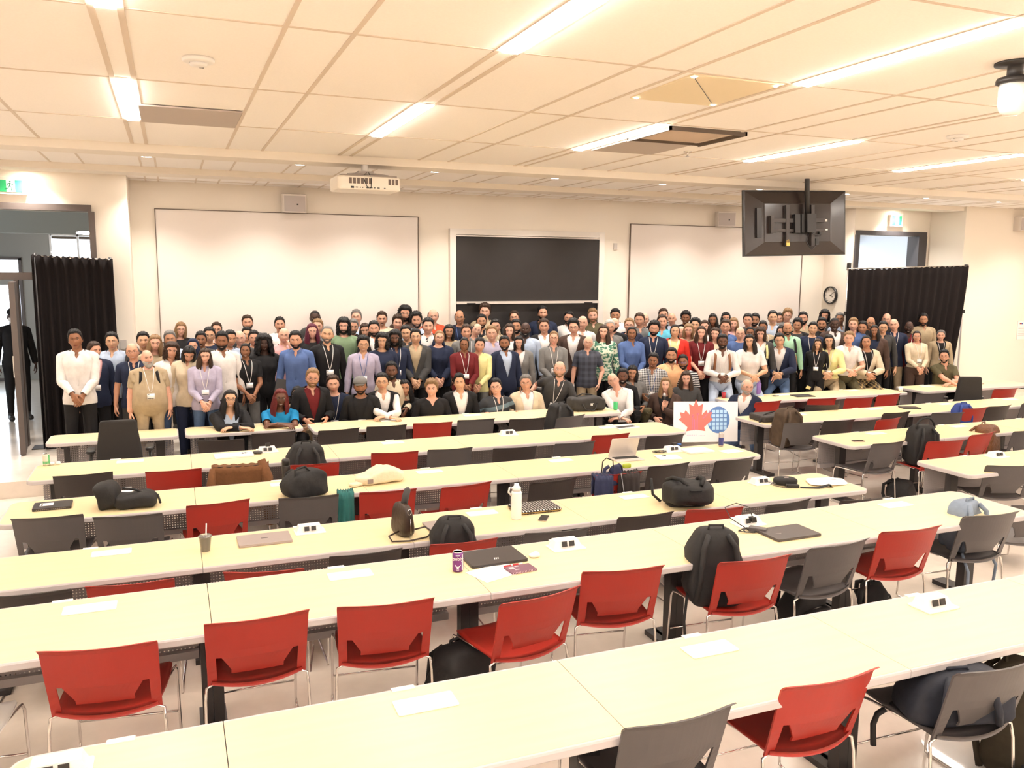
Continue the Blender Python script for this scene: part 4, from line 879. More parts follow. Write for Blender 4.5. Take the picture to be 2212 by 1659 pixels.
# ============================================================ tables
def table(x0,x1,y0,y1,z,fz,lab,mod,modx=None,grp=None,end=0,modoff=.0):
    W_,D_=x1-x0,y1-y0;cx,cy=(x0+x1)/2,(y0+y1)/2;kk=(round(W_,2),round(D_,2),round(z-fz,2))
    t=thing('training_table',lab,'table',(cx,cy,fz),0,grp);h=z-fz
    rl=.085 if end in(-1,2) else .003;r2=.085 if end in(1,2) else .003
    def outl(q):
        P=[]
        for sx,sy,a0,r in((1,1,0,r2),(-1,1,90,rl),(-1,-1,180,rl),(1,-1,270,r2)):
            qx=q if r>.05 else min(q,.001);r=max(r-q,.002)
            for k_ in range(7):
                a=math.radians(a0+15*k_);P.append((sx*(W_/2-qx-r)+r*math.cos(a),sy*(D_/2-q-r)+r*math.sin(a)))
        return P
    part('tabletop',[prism(outl(.016),h-.034,h)],maple,t,key=kk+('top',end))
    part('edge_band',[ring_loft([[(x,y,h+zz) for x,y in outl(q)] for zz,q in((-.001,.018),(-.001,.004),(-.009,.0),(-.036,.0),(-.042,.006),(-.042,.03))])],bandM,t,key=kk+('band',end),smooth=False)
    for sx,pw in((-1,.10 if end==-1 else .055),(1,.10 if end in(1,2) else .055)):
        ins=.16 if (sx==-1 and end in(-1,2)) or (sx==1 and end in(1,2)) else .0
        x=sx*(W_/2-ins-pw/2)
        part('leg',[box(x-pw/2,x+pw/2,.0,.075,.03,h-.04),box(x-pw/2-.015,x+pw/2+.015,-.24,.28,0,.035),box(x-pw/2,x+pw/2,-.25,.25,h-.075,h-.042)],darkM,t,key=kk+('leg',sx,end))
    part('modesty_panel',[box(-W_/2+.06,W_/2-.06,D_/2-.10,D_/2-.094,h-.34,h-.05)],perfM,t,key=kk+('panel',end))
    part('cable_tray',[box(-W_/2+.06,W_/2-.06,D_/2-.135,D_/2-.09,h-.385,h-.34)],panelM,t,key=kk+('tray',end))
    part('clip',[box(-.05,.05,D_/2-.03,D_/2+.004,h,h+.004)],whiteP,t,key=kk+('clip',))
    mxx=(modx-cx) if modx is not None else 0;my=D_/2-.17+modoff
    if mod==0: part('outlet_lid',[rprism(.26,.125,.006,.012,.002,h)],whiteP,t,key=kk+('lid',),loc=(mxx,my,0))
    elif mod:
        pm=part('power_module',[rprism(.23,.15,.008,.01,.002,h),ring_loft([[(sx_*(.105),y,zz+h) for sx_ in(-1,1) for y in ((-.035,.055) if sx_<0 else (.055,-.035))] for zz in(.006,)]+[[(-.08,-.015,h+.052),(-.08,.05,h+.056),(.08,.05,h+.056),(.08,-.015,h+.052)]])],whiteP,t,key=kk+('pm',),loc=(mxx,my,0))
        for d in(-.026,.026): part('socket',[xf(box(-.018,.018,-.003,.003,-.017,.017),(d,-.034,h+.036),(-.30,0,0))],blackP,pm,key=kk+('sock',d))
    return t
E_=[-1.35,.12,1.59,3.06,4.53,6.0];ordn=['first','second','third','fourth','fifth']
MODX=[-.47,.91,2.32,3.77,5.17]
for rn,z,fz,a,b,mods,xs in(('nearest',.955,.215,2.66,3.34,(1,0,0,1,0),[-.62,.12,1.59,3.06,4.53,6.0]),('second',.955,.215,4.20,4.93,(0,0,1,1,0),E_),('third',.74,0,5.82,6.53,(0,1,0,0,1),E_),('fourth',.74,0,7.36,8.07,(1,0,0,0,1),E_),('fifth',.74,0,8.82,9.57,(0,1,0,1,0),E_)):
    for i in range(5):
        nm={'nearest':'nearest row','second':'second row from the camera','third':'third row from the camera','fourth':'fourth row from the camera','fifth':'fifth row from the camera'}[rn]
        table(xs[i],xs[i+1]-.002,a,b,z,fz,'%s maple table of the %s, left block'%(ordn[i],nm),mods[i],MODX[i] if not(rn=='nearest' and i==0) else -.45,'maple tables of the left block',{0:-1,4:1}.get(i,0))
table(-1.41,.01,10.66,11.22,.74,0,'short maple table at far left before the tall man in white shirt',None,end=2)
table(.085,1.49,10.66,11.22,.74,0,'short maple table under the leaning women in black and blue',0,.8,end=2,modoff=.05)
for i,(a,b) in enumerate(((1.57,3.03),(3.034,4.49),(4.494,5.93))):
    table(a,b,10.36,11.02,.74,0,['front row maple table before the man in navy henley','front row maple table before the black suited man','front row maple table holding the black duffel bag'][i],0,[2.64,3.81,5.2][i],end=[-1,0,1][i])
for rn,a,b,x0,nn_,mods,mx0 in(('third',5.88,6.58,7.36,3,(1,0,0),8.41),('fourth',7.38,8.08,7.27,4,(0,0,0,0),8.17),('fifth',8.85,9.55,7.22,5,(0,0,0,0,0),8.2)):
    for i in range(nn_):
        table(x0+1.47*i,x0+1.47*(i+1)-.004,a,b,.74,0,'%s maple table in the right block, level with the %s left row'%(ordn[i],rn),mods[i],mx0+1.43*i,'maple tables of the right block',{0:-1,nn_-1:1}.get(i,0))
for i,(a,b) in enumerate(((8.0,9.77),(9.774,11.56))): table(a,b,10.52,11.18,.74,0,['front maple table of the right block, holding the open black laptop','front maple table of the right block with the white cup at its end'][i],0,[9.3,10.77][i],end=[-1,1][i])
table(11.9,13.2,10.50,11.18,.74,0,'front maple table at far right before the seated man in olive polo',0,12.5,end=-1);table(13.204,14.65,10.50,11.18,.74,0,'last maple table of the front row at the right wall',None,end=1)
# dark instructor desk behind the crowd front
def desk(x0,x1,y0,y1,lab,top='dark_top'):
    t=thing('instructor_desk',lab,'desk',((x0+x1)/2,(y0+y1)/2,FZ));w,d=(x1-x0)/2,(y1-y0)/2
    part('desktop',[rprism(2*w,2*d,.035,.03,.006,.62)],mat('desk_dark_top',(.035,.025,.022),.5) if top=='dark_top' else bandM,t);part('side_panel',[box(-w+.02,-w+.05,-d+.02,d-.02,0,.62)],greyP,t);part('side_panel',[box(w-.05,w-.02,-d+.02,d-.02,0,.62)],greyP,t);part('front_panel',[box(-w+.05,w-.05,-d+.06,-d+.08,.1,.62)],mat('desk_brown_grey',(.11,.09,.08),.55),t)
desk(8.35,10.4,11.98,12.5,'dark desk on which the bearded man in white shirt sits')
desk(10.75,12.3,11.98,12.5,'dark desk under the seated women at right')
desk(5.45,7.2,12.3,12.8,'grey topped desk behind the older man in plaid polo','grey')
# ============================================================ chairs
def chair_meshes():
    def Y(x,z): # back surface: bowed, reclined
        b=(x/.25)**2;return -.235-.10*(z-.46)/.36-.045*(1-b)*min(1,(z-.42)/.2)
    cols=[];V=[];F=[]
    # rows of z, from the top edge to the lower edge
    zt=.82;zs=[zt,.812,.79,.75,.70,.65,.605,.56,.525,.50]
    vid={}
    def v(x,z,s):
        k_=(round(x,4),round(z,4),s)
        if k_ not in vid:
            y=Y(x,z)+(.005 if s else -.005)
            if z>zt-.012: y-=.016*(1-(zt-z)/.012)+.012*abs(x/.255)**6
            vid[k_]=len(V);V.append((x,y,z))
        return vid[k_]
    def halfw(z): return .243+.010*max(0,(z-.50)/.32)
    def inner(z): return .128+.046*max(0,min(1,(z-.535)/.06))
    cen=np.linspace(-1,1,15)
    quads=[]
    def top_z(x,z): return z+(.018*(abs(x)/.255)**4 if z>zt-.001 else 0)
    for i in range(len(zs)-1):
        a,b=zs[i],zs[i+1]
        def pts(z,lower):
            w_=halfw(z);m=.197 if z>=.604 and not lower else inner(z)
            return [-w_,-w_+.045]+list(cen*m)+[w_-.045,w_]
        A=pts(a,False if a>.606 else True);Bq=pts(b,b<.604)
        if a>.606 and b<=.606: Bq=pts(b,False)
        if abs(a-.605)<.001: A=pts(a,True)
        n_=len(A)
        for j in range(n_-1):
            gap=j in(1,n_-3)
            if gap and a<=.606: continue
            quads.append((A[j],A[j+1],Bq[j+1],Bq[j],a,b))
    # posts continue down to the seat
    for s in(1,-1):
        for a,b in((.50,.46),(.46,.435)):
            x0,x1=s*.198,s*.243
            quads.append((min(x0,x1),max(x0,x1),max(x0,x1),min(x0,x1),a,b))
    from collections import Counter
    edges=Counter();faces=[]
    for x0,x1,x2,x3,a,b in quads:
        c=[(x0,a),(x1,a),(x2,b),(x3,b)];faces.append(c)
        for k_ in range(4):
            p,q=c[k_],c[(k_+1)%4];p=(round(p[0],4),round(p[1],4));q=(round(q[0],4),round(q[1],4));edges[frozenset((p,q))]+=1
    for c in faces:
        F.append(tuple(v(x,z,0) for x,z in c)[::-1]);F.append(tuple(v(x,z,1) for x,z in c))
        for k_ in range(4):
            p,q=c[k_],c[(k_+1)%4];e=frozenset(((round(p[0],4),round(p[1],4)),(round(q[0],4),round(q[1],4))))
            if edges[e]==1: F.append((v(*p,0),v(*q,0),v(*q,1),v(*p,1)))
    back=(V,F)
    # seat shell
    nu,nv=14,12;top=[];
    for i in range(nv+1):
        t=i/nv;y=-.245+.49*t
        for j in range(nu+1):
            u=j/nu*2-1;w_=.225+.015*math.sin(PI*t)-(.03*max(0,(t-.85)/.15))
            x=u*w_;bow=.05*(1-u*u)*(1-t)**3
            z=.452-.022*(1-u*u)*math.sin(PI*min(1,t*1.1))+.012*u*u-.03*max(0,(t-.8)/.2)**2+(.02*(1-t)**6)*(0)
            top.append((x,y-bow,z))
    n_=len(top);V2=top+[(x,y,z-.012-.010*max(0,(-y-.15)/.12)) for x,y,z in top];F2=[];m=nu+1
    for i in range(nv):
        for j in range(nu):
            a=i*m+j;F2.append((a,a+1,a+m+1,a+m));F2.append((n_+a+1,n_+a,n_+a+m,n_+a+m+1))
    for i in range(nv):
        for j in(0,nu): a=i*m+j;F2.append((a,a+m,n_+a+m,n_+a))
    for j in range(nu):
        for i in(0,nv): a=i*m+j;F2.append((a,a+1,n_+a+1,n_+a))
    seat=(V2,F2)
    def fr(s):
        x=s*.250
        return tube([(s*.17,-.225,.437),(s*.215,-.228,.44),(x,-.232,.425),(x+s*.006,-.245,.36),(x+s*.012,-.275,.03),(x+s*.012,-.265,.008),(x+s*.010,-.24,.006),(x+s*.004,.20,.006),(x+s*.003,.235,.012),(x,.235,.05),(x,.205,.40),(x-s*.004,.185,.435),(x-s*.01,.15,.438),(s*.205,-.10,.436)],.0075,7)
    st=tube([(-.24,.222,.16),(.24,.222,.16)],.006,6)
    bl=[cbox(s*.200,-.228,.447,.035,.02,.018) for s in(1,-1)]
    return back,seat,fr(1),fr(-1),st,bl
CB_,CS_,FR1,FR2,ST_,BLK=chair_meshes()
CM={k_:mk(n_,g_,[None],None,sm) for k_,n_,g_,sm in(('b','backrest',CB_,False),('s','seat',CS_,True),('f1','leg_frame',FR1,True),('f2','leg_frame',FR2,True),('st','stretcher',ST_,True),('bl','hinge_block',cat(BLK),False))}
def chair(x,y,z,rz,c,lab,grp):
    o=thing('stacking_chair',lab,'chair',(x,y,z),rz,grp);P={'r':redP,'d':greyP,'k':darkP,'w':whiteP}[c]
    for n_,k_,m in(('backrest','b',P),('seat','s',P),('leg_frame','f1',chrome),('leg_frame','f2',chrome),('stretcher','st',chrome),('hinge_block','bl',blackP)):
        q=bpy.data.objects.new(n_,CM[k_]);C.objects.link(q);setm(q,[m]);q.parent=o
    return o
ORD=['leftmost','second','third','fourth','fifth','sixth','seventh','eighth','ninth','tenth']
RN={'first':'at the nearest table row','second':'at the second table row','third':'at the third table row','fourth':'at the fourth table row','fifth':'at the fifth table row','sixth':'at the sixth table row, nearest the crowd','right third':'in the right block, closest to the camera','right fourth':'by the right block phone table','right fifth':'by the right block laptop case table','right sixth':'in the right block front row'}
CN={'r':'red','d':'grey','k':'dark brown'}
for rw,(z,l) in CH.items():
    for i,(c,x,y,rz) in enumerate(sorted(l,key=lambda q:q[1])):
        dy=.345 # top edge of the back lies this far behind the seat centre
        cx,cy=x-math.sin(rz)*dy,y+math.cos(rz)*dy
        chair(cx,cy,z,rz,c,'%s plastic chair %s, %s from the left'%(CN[c],RN[rw],ORD[i]),'plastic stacking chairs')
chair(-1.02,4.25,.215,-.12,'w','white plastic chair with chrome legs at the lower left edge','plastic stacking chairs')
def office_chair(x,y,z,rz,lab,h=.50):
    t=thing('office_chair',lab,'office chair',(x,y,z),rz);up=mat('office_fabric_black',(.022,.019,.018),.9)
    part('backrest',[ring_loft([[(a,yy-.04*(zz-.5),zz) for a,yy in rr(w,.07,.03,4,0,-.25)] for zz,w in((.52,.44),(.62,.47),(.80,.44),(1.0,.385),(1.06,.375),(1.085,.34))])],up,t,smooth=True)
    part('seat',[rprism(.50,.48,.08,.10,.025,h-.04)],up,t,smooth=True)
    for s in(1,-1): part('armrest',[xf(rprism(.09,.26,.035,.035,.01,.70),(s*.30,-.02,0)),tube([(s*.30,-.02,.70),(s*.31,-.02,.55),(s*.24,0,.46)],.02,8)],blackP,t,smooth=True)
    part('gas_column',[lathe([(.03,.08),(.03,.46)],14)],darkM,t,smooth=True)
    part('base',[tube([(0,0,.10),(.29*math.cos(a),.29*math.sin(a),.07)],.02,6) for a in np.arange(5)*2*PI/5],blackP,t)
    for a in np.arange(5)*2*PI/5: part('caster',[xf(lathe([(.03,-.02),(.03,.02)],12),(.29*math.cos(a),.29*math.sin(a),.03),(PI/2,0,a))],blackP,t)
office_chair(-.60,10.25,0,.0,'tall-backed black office chair at the far left front table')
office_chair(12.1,10.0,0,-.35,'tall-backed black office chair at the far right front table')
office_chair(-.35,8.9+.2,0,2.6,'black task chair half hidden under the fifth table row at left',.46) if False else None
# ============================================================ belongings
def superbox(w,d,h,e=.35,n=(28,18),fn=None):
    def f(x,y,z):
        p=lambda a:math.copysign(abs(a)**e,a)
        v=np.array([p(x)*w/2,p(y)*d/2,p(z)*h/2+h/2]);return v if fn is None else fn(v)
    return sph_grid(n[0],n[1],f)
def backpack(lab,loc,rot,w=.32,d=.2,h=.46,m=None,cat_='backpack',pocket=True,pm=None,seed=1,handle=True):
    m=m or bagM;t=thing('backpack',lab,cat_,loc,rot=rot);s=seed*1.7
    def sh(v):
        k=v[2]/h;v=v.copy();v[0]*=1-.22*max(0,k-.55)**1.2/.3;v[1]*=1-.30*max(0,k-.5);v[0]+=.010*math.sin(v[2]*31+s);v[1]+=.010*math.sin(v[2]*27+v[0]*20+s);return v
    part('main_body',[superbox(w,d,h,.42,(36,24),sh)],m,t,smooth=True)
    if pocket:
        part('front_pocket',[xf(superbox(w*.78,d*.5,h*.48,.42,(24,16)),(0,-d*.48,h*.06))],pm or m,t,smooth=True)
        part('zipper',[tube([(w*.36*math.cos(a),-d*.50-.012,h*.42+h*.12*math.sin(a)) for a in np.linspace(0,PI,12)],.003,4)],mat('zip_grey',(.16,.15,.15),.5),t)
    for q in(1,-1): part('shoulder_strap',[xf(tube([(q*.06,d*.40,h*.93),(q*.10,d*.62,h*.80),(q*.12,d*.62,h*.4),(q*.14,d*.45,h*.08)],.018,7),(0,0,0),(0,0,0),(1,1,1))],m,t,smooth=True)
    if handle: part('carry_handle',[tube([(-.05,d*.2,h*.96),(-.045,d*.2,h*1.04),(.045,d*.2,h*1.04),(.05,d*.2,h*.96)],.008,6)],m,t,smooth=True)
    return t
Z1,Z0=.9565,.7415
# bags
t=backpack('big black backpack upright on the red chair right of centre',(3.09,4.21,.66),(0.08,0,2.85),.36,.20,.50,seed=2)
part('side_strap',[tube([(.17,.02,.1),(.20,.05,-.08),(.19,.06,-.26)],.010,6)],bagM,t,smooth=True)
backpack('black backpack on the floor under the fourth red chair of the second row',(1.45,4.30,.215),(0,0,.4),.40,.25,.42,seed=3)
backpack('black backpack on the floor under the grey chair of the second row',(4.12,4.55,.215),(0,0,.2),.34,.22,.34,seed=4)
t=backpack('small black bag with looped strap on the floor under a red chair at right',(4.86,4.62,.215),(0,0,.9),.26,.18,.20,seed=5);part('loop_strap',[tube([(.10,.0,.12),(.22,.02,.10),(.24,.05,.02),(.12,.03,.01)],.012,6)],bagM,t,smooth=True)
t=backpack('pale blue backpack sitting on the grey chair at the right end of the second row',(5.50,4.42,.66),(0,0,3.3),.30,.18,.40,m=mat('bag_pale_blue',(.20,.25,.33),.7,noise=.3,nscale=20,bump=.3),seed=6)
part('hanging_strap',[tube([(.16,.1,.03),(.20,.18,-.08),(.19,.18,-.28)],.012,6),tube([(-.16,.1,.03),(-.2,.16,-.1),(-.18,.16,-.25)],.012,6)],mat('bag_pale_blue',(0,0,0)),t,smooth=True)
t=backpack('dark navy backpack slumped on the nearest grey chair at lower right',(3.36,2.66,.665),(0.1,.1,2.7),.50,.30,.25,m=bagN,seed=7);part('loose_strap',[tube([(.2,-.1,.06),(.33,-.08,.0),(.36,-.06,-.04),(.37,-.05,-.14)],.014,6)],bagM,t,smooth=True);part('orange_tag',[cbox(.05,.10,.215,.05,.02,.012)],mat('tag_orange',(.7,.25,.03),.6),t)
t=backpack('olive brown bag on the floor at the lower right corner',(3.90,2.75,.215),(0,0,.5),.34,.26,.60,m=mat('bag_olive_brown',(.045,.035,.02),.8,noise=.4,nscale=20,bump=.3),seed=8)
t=backpack('black bag with metal rings on the floor under the nearest grey chair',(3.62,2.45,.215),(0,0,-.2),.40,.22,.20,seed=9);part('ring',[tube([(.03*math.cos(a),-.12,.10+.03*math.sin(a)) for a in np.linspace(0,2*PI,13)[:-1]],.004,5,True)],chrome,t)
t=backpack('black backpack peeking over a red chair in the third row',(1.88,5.78,.45),(0,0,3.0),.36,.24,.47,seed=10)
t=backpack('black backpack lying on the third row table with red and grey trim',(4.10,6.12,Z0+.10),(1.45,0,-.25),.42,.20,.38,seed=11);part('red_trim',[tube([(-.16,-.215,.10),(.0,-.225,.07),(.16,-.215,.11)],.008,5)],mat('trim_red',(.35,.01,.02),.5),t,smooth=True);part('reflective_piping',[tube([(-.14,-.16,.34),(-.05,-.2,.26),(-.12,-.21,.18),(-.02,-.22,.12)],.003,5),tube([(.16,-.16,.32),(.08,-.22,.2),(.17,-.21,.14)],.003,5)],mat('piping_grey',(.4,.4,.42),.3),t);part('hanging_strap',[tube([(-.19,-.1,.02),(-.25,-.04,-.02),(-.26,.1,-.03)],.012,6)],bagM,t,smooth=True)
t=backpack('black backpack slumped on the fourth row table behind a grey chair',(1.03,7.42,Z0),(0,0,.4),.40,.24,.24,seed=12,pocket=False);part('long_handle',[tube([(-.15,-.08,.12),(-.13,-.06,.26),(-.03,-.05,.28),(.05,-.06,.20)],.010,6)],bagM,t,smooth=True)
t=backpack('large black backpack standing on a red chair in the fifth row',(1.22,8.66,.45),(0,0,3.1),.42,.28,.52,seed=13)
t=backpack('black backpack with broad strap on a grey chair before the black duffel bag',(4.82,10.16,.45),(0,0,3.3),.36,.26,.52,seed=14)
t=backpack('brown backpack on the grey chair in the right block next to the laptop case',(7.50,8.78,.45),(0,0,3.2),.36,.26,.52,m=mat('bag_brown',(.075,.045,.025),.8,noise=.4,nscale=20,bump=.3),seed=15)
part('bottle_in_pocket',[xf(lathe([(.0,0),(.035,0),(.035,.2),(.02,.23),(0,.235)],12),(-.2,0,.1))],whiteP,t,smooth=True)
t=backpack('black backpack with hoop handle on the red chair in the right block',(8.30,7.33,.45),(0,0,3.0),.36,.24,.50,seed=16,handle=False);part('hoop_handle',[tube([(.13*math.cos(a),.05,.46+.13*math.sin(a)) for a in np.linspace(0,PI,12)],.013,6)],bagM,t,smooth=True)
t=backpack('shiny brown fur-like bag between chairs at right of the right block',(9.62,7.50,.36),(0,0,.3),.34,.26,.48,m=mat('fur_brown',(.16,.055,.015),.45,noise=.6,nscale=35,bump=.9),seed=17,pocket=False)
t=backpack('black bag under the right block red chair seat',(8.05,7.35,.0),(0,0,.5),.40,.28,.28,seed=18,pocket=False)
t=backpack('royal blue bag hanging on a chair back in the right block',(10.62,8.72,.52),(0,0,3.1),.32,.14,.36,m=mat('bag_royal_blue',(.02,.05,.25),.7,noise=.3,nscale=20),seed=19,pocket=False)
t=backpack('quilted black handbag at the lower left corner',(-.72,3.18,.60),(0,0,.2),.26,.12,.20,m=mat('quilted_black',(.03,.027,.026),.4,bump=.8,nscale=25),seed=20,pocket=False)
t=thing('camera_bag','soft black bag with rolled flap on the fourth row table at left','bag',(-.42,7.60,Z0),-.15)
part('flap',[xf(superbox(.17,.26,.22,.5,(24,16),lambda v:v+np.array([.03*math.sin(v[2]*14),0,0])),(-.14,0,0),(0,-.25,0))],bagM,t,smooth=True);part('main_body',[xf(superbox(.34,.24,.12,.5,(28,16),lambda v:v+np.array([0,0,.02*math.sin(v[0]*18)])),(.06,-.01,0),(0,.12,0))],bagM,t,smooth=True)
part('strap',[tube([(-.02,-.05,.17),(.06,-.02,.15),(.14,0,.11),(.24,.03,.08),(.27,-.05,.03)],.010,6)],bagM,t,smooth=True);part('buckle',[cbox(.02,-.02,.165,.05,.03,.012)],mat('buckle_grey',(.3,.3,.3),.4),t)
t=thing('duffel_bag','black duffel bag on the front row table near the green can','bag',(5.52,10.74,Z0),-.05);part('main_body',[superbox(.56,.28,.20,.45,(32,18),lambda v:v+np.array([0,0,.012*math.sin(v[0]*17)]))],mat('duffel_charcoal',(.032,.028,.026),.8,noise=.4,nscale=20,bump=.35),t,smooth=True)
part('handle',[tube([(-.12,-.13,.12),(-.08,-.17,.03),(.06,-.18,.02),(.12,-.13,.12)],.010,6)],bagM,t,smooth=True);part('handle',[tube([(-.14,.05,.19),(-.05,.04,.23),(.08,.04,.22),(.16,.04,.19)],.010,6)],bagM,t,smooth=True);part('white_emblem',[cbox(.015,-.145,.10,.012,.006,.03),cbox(.035,-.145,.10,.012,.006,.03),cbox(.03,-.145,.112,.045,.006,.008)],whiteP,t)
t=thing('laptop_case','black flat laptop case on the right block table by the aisle','bag',(7.56,9.16,Z0),-.08);part('case_body',[rprism(.50,.36,.085,.04,.02)],mat('case_charcoal',(.045,.038,.036),.8,bump=.2,nscale=30),t,smooth=False);part('zipper',[ring_loft([[(x,y,z) for x,y in rr(.503,.363,.04)] for z in(.038,.044)],False)],blackP,t);part('strap',[tube([(-.2,-.1,.09),(-.05,.0,.10),(.12,.12,.092),(.2,.16,.08)],.008,5),tube([(-.24,-.12,.05),(-.31,-.15,-.05),(-.30,-.12,-.25),(-.24,-.05,-.3)],.014,6)],bagM,t,smooth=True)
t=thing('tote_bag','cream cotton tote bag lying on the fourth row table','bag',(1.76,7.68,Z0),.12)
part('cloth_body',[superbox(.46,.24,.13,.5,(36,20),lambda v:np.array([v[0]-.05*max(0,.0-v[0])*0,v[1]*(1-.25*max(0,-v[0]/.23)**2),v[2]*(1+.18*math.sin(v[0]*16+1))*(1-.35*max(0,-v[0]/.23)**2)+.008*math.sin(v[0]*40+v[1]*30)]))],mat('canvas_cream',(.74,.64,.47),.9,noise=.1,nscale=30,bump=.5),t,smooth=True)
part('strap',[xf(superbox(.14,.09,.035,.5,(16,10)),(-.24,-.05,.0),(0,0,.3))],mat('canvas_cream',(0,0,0)),t,smooth=True);part('grey_patch',[cbox(-.13,-.125,.045,.05,.012,.04)],mat('patch_grey',(.25,.2,.18),.7),t)  # small brown-grey patch on the near side of the tote
t=thing('handbag','upright dark brown leather handbag with looped strap on the third row table','handbag',(1.56,6.04,Z0),.25);lm=mat('leather_dark_brown',(.035,.020,.013),.35,bump=.3,nscale=40)
part('leather_body',[superbox(.125,.26,.25,.5,(28,20),lambda v:np.array([v[0]*(1-.45*v[2]/.25),v[1]*(1-.2*v[2]/.25),v[2]]))],lm,t,smooth=True)
part('umbrella_handle',[tube([(.01,.0,.22),(.03,.0,.30),(.045,.0,.345),(.04,.0,.36)],[.026,.028,.026,.015],10)],mat('umbrella_grey',(.05,.048,.05),.6),t,smooth=True)
part('strap',[tube([(.05,-.08,.05),(.15,-.08,.055),(.19,-.13,.02),(.10,-.19,.012),(-.05,-.19,.010),(-.16,-.13,.010),(-.15,-.06,.03),(-.06,-.05,.05)],.007,6)],lm,t,smooth=True)
part('ring',[tube([(.0+.016*math.cos(a),-.11,.20+.022*math.sin(a)) for a in np.linspace(0,2*PI,13)[:-1]],.0035,5,True),tube([(0,-.125,.15),(0,-.13,.04)],.003,4)],chrome,t,smooth=True)
# coats and cloths over chairs
def drape_over(name,lab,cat_,x,y,z,rz,w,h,m,back=.05,top=.83,parts_=()):
    t=thing(name,lab,cat_,(x,y,z),rz);V=[];F=[];nu,nv=22,22
    for s_ in(0,1):
        for i in range(nv+1):
            v=i/nv;L_=v*(h*2+.03)
            for j in range(nu+1):
                u=(j/nu-.5)
                if L_<h: yy=-.375-.02*math.sin(u*22)*(h-L_)/h;zz=top-(h-L_)
                else: yy=-.315+.02*math.sin(u*18+1)*(L_-h)/h;zz=top-max(0,(L_-h-.03))*.45
                ww=w*(1+.12*abs((h-L_)/h)+.02*math.sin(L_*30))
                V.append((u*ww,yy-.045*(1-(u*2)**2)*(1 if L_<h else .8)+s_*.008*(1 if L_>=h else -1),zz+.006*math.sin(u*40)+s_*.004))
    m_=nu+1;n_=(nv+1)*m_
    for i in range(nv):
        for j in range(nu): a=i*m_+j;F.append((a,a+1,a+m_+1,a+m_));F.append((n_+a+1,n_+a,n_+a+m_,n_+a+m_+1))
        for j in(0,nu): a=i*m_+j;F.append((a,a+m_,n_+a+m_,n_+a))
    for i in(0,nv):
        for j in range(nu): a=i*m_+j;F.append((a,a+1,n_+a+1,n_+a))
    part('cloth_body',(V,F),m,t,smooth=True);return t
def over(rw,i):
    c,x,y,rz=CH[rw][1][i];return x-math.sin(rz)*.345,y+math.cos(rz)*.345,CH[rw][0],rz
wool=mat('wool_brown',(.16,.065,.022),.95,noise=.2,nscale=40,bump=.3)
x,y,z,rz=over('fifth',2);t=drape_over('coat','brown wool jacket draped over a chair back in the fifth row','coat',x,y,z,rz,.53,.46,wool)
part('sleeve',[tube([(.20,-.34,.86),(.25,-.40,.70),(.27,-.42,.45),(.26,-.40,.22)],[.04,.055,.055,.05],10)],wool,t,smooth=True);part('sleeve',[tube([(-.25,-.36,.80),(-.28,-.40,.6),(-.27,-.40,.30)],[.035,.05,.05],10)],wool,t,smooth=True)
x,y,z,rz=over('fourth',7);t=drape_over('coat','black jacket on the red chair before the open laptop','coat',x+.10,y,z,rz,.24,.44,mat('jacket_black',(.028,.020,.020),.85,noise=.3,nscale=16,bump=.3));part('piping',[tube([(-.10,-.40,.83),(-.08,-.43,.65),(-.04,-.44,.45)],.004,5)],mat('piping_grey',(.4,.4,.42),.3),t)
t=drape_over('coat','navy jacket with handle loop on the red chair before the open laptop','coat',x-.17,y,z,rz,.20,.44,mat('jacket_navy',(.025,.032,.085),.8,noise=.3,nscale=16,bump=.3));part('handle_loop',[tube([(-.02,-.36,.84),(-.01,-.36,.95),(.03,-.36,.98),(.10,-.36,.95),(.11,-.36,.84)],.006,6)],bagM,t,smooth=True)
t=backpack('navy pouch between the two jackets on the red chair',(x-.02,y-.33,.70),(0,0,.2),.12,.07,.20,m=mat('jacket_navy',(0,0,0)),pocket=False,seed=22,handle=False)
lone('snack_packet',[superbox(.09,.04,.045,.5)],mat('packet_lime',(.35,.42,.03),.4),'lime green snack packet on the black jacket over the red chair','packet',(x+.10,y-.33,.855),.1,smooth=True)
t=drape_over('scarf','teal cloth hanging between chairs in the fourth row','cloth',1.36,7.62,0,0,.14,.50,mat('cloth_teal',(.02,.14,.13),.85,noise=.3,nscale=16,bump=.3),top=.80)
# laptops and flat things
def laptop(lab,x,y,z,rz,w,d,m,logo=None,openang=None,h=.018,flip=False):
    t=thing('laptop',lab,'laptop',(x,y,z),rz)
    part('base',[rprism(w,d,h*.55,.012,.002)],m,t)
    if openang is None:
        part('lid',[rprism(w,d,h*.38,.012,.002,h*.58)],m,t)
        if logo: part('lid_emblem',[cbox(0,-.01,h*.97,.035,.022,.0008)],logo,t)
    else:
        s=1 if not flip else -1
        a=openang;g=xf(rprism(w,d,.006,.012,.001),(0,s*(d/2),h*.6),((PI/2-a)*1,0,0)) if False else None
        M=T((0,s*d/2,h*.6))@Rx(s*(PI/2+a-PI/2)) 
        def tr(q): V=np.array(q[0],float);V[:,1]+=s*d/2;V=V@M[:3,:3].T+M[:3,3];return V.tolist(),q[1]
        part('lid',[tr(rprism(w,d,.006,.012,.001))],m,t)
        part('screen',[tr(cbox(0,0,-.0008,w*.93,d*.88,.0012) if True else None)],mat('screen_dark',(.035,.040,.055),.15,emit=((.10,.13,.20),.06)),t)
        part('keyboard',[cbox(0,s*d*.12,h*.56+.001,w*.84,d*.42,.002)],mat('keys_dark',(.03,.03,.03),.6),t);part('touchpad',[cbox(0,-s*d*.30,h*.56+.0006,w*.28,d*.25,.001)],m,t)
    return t
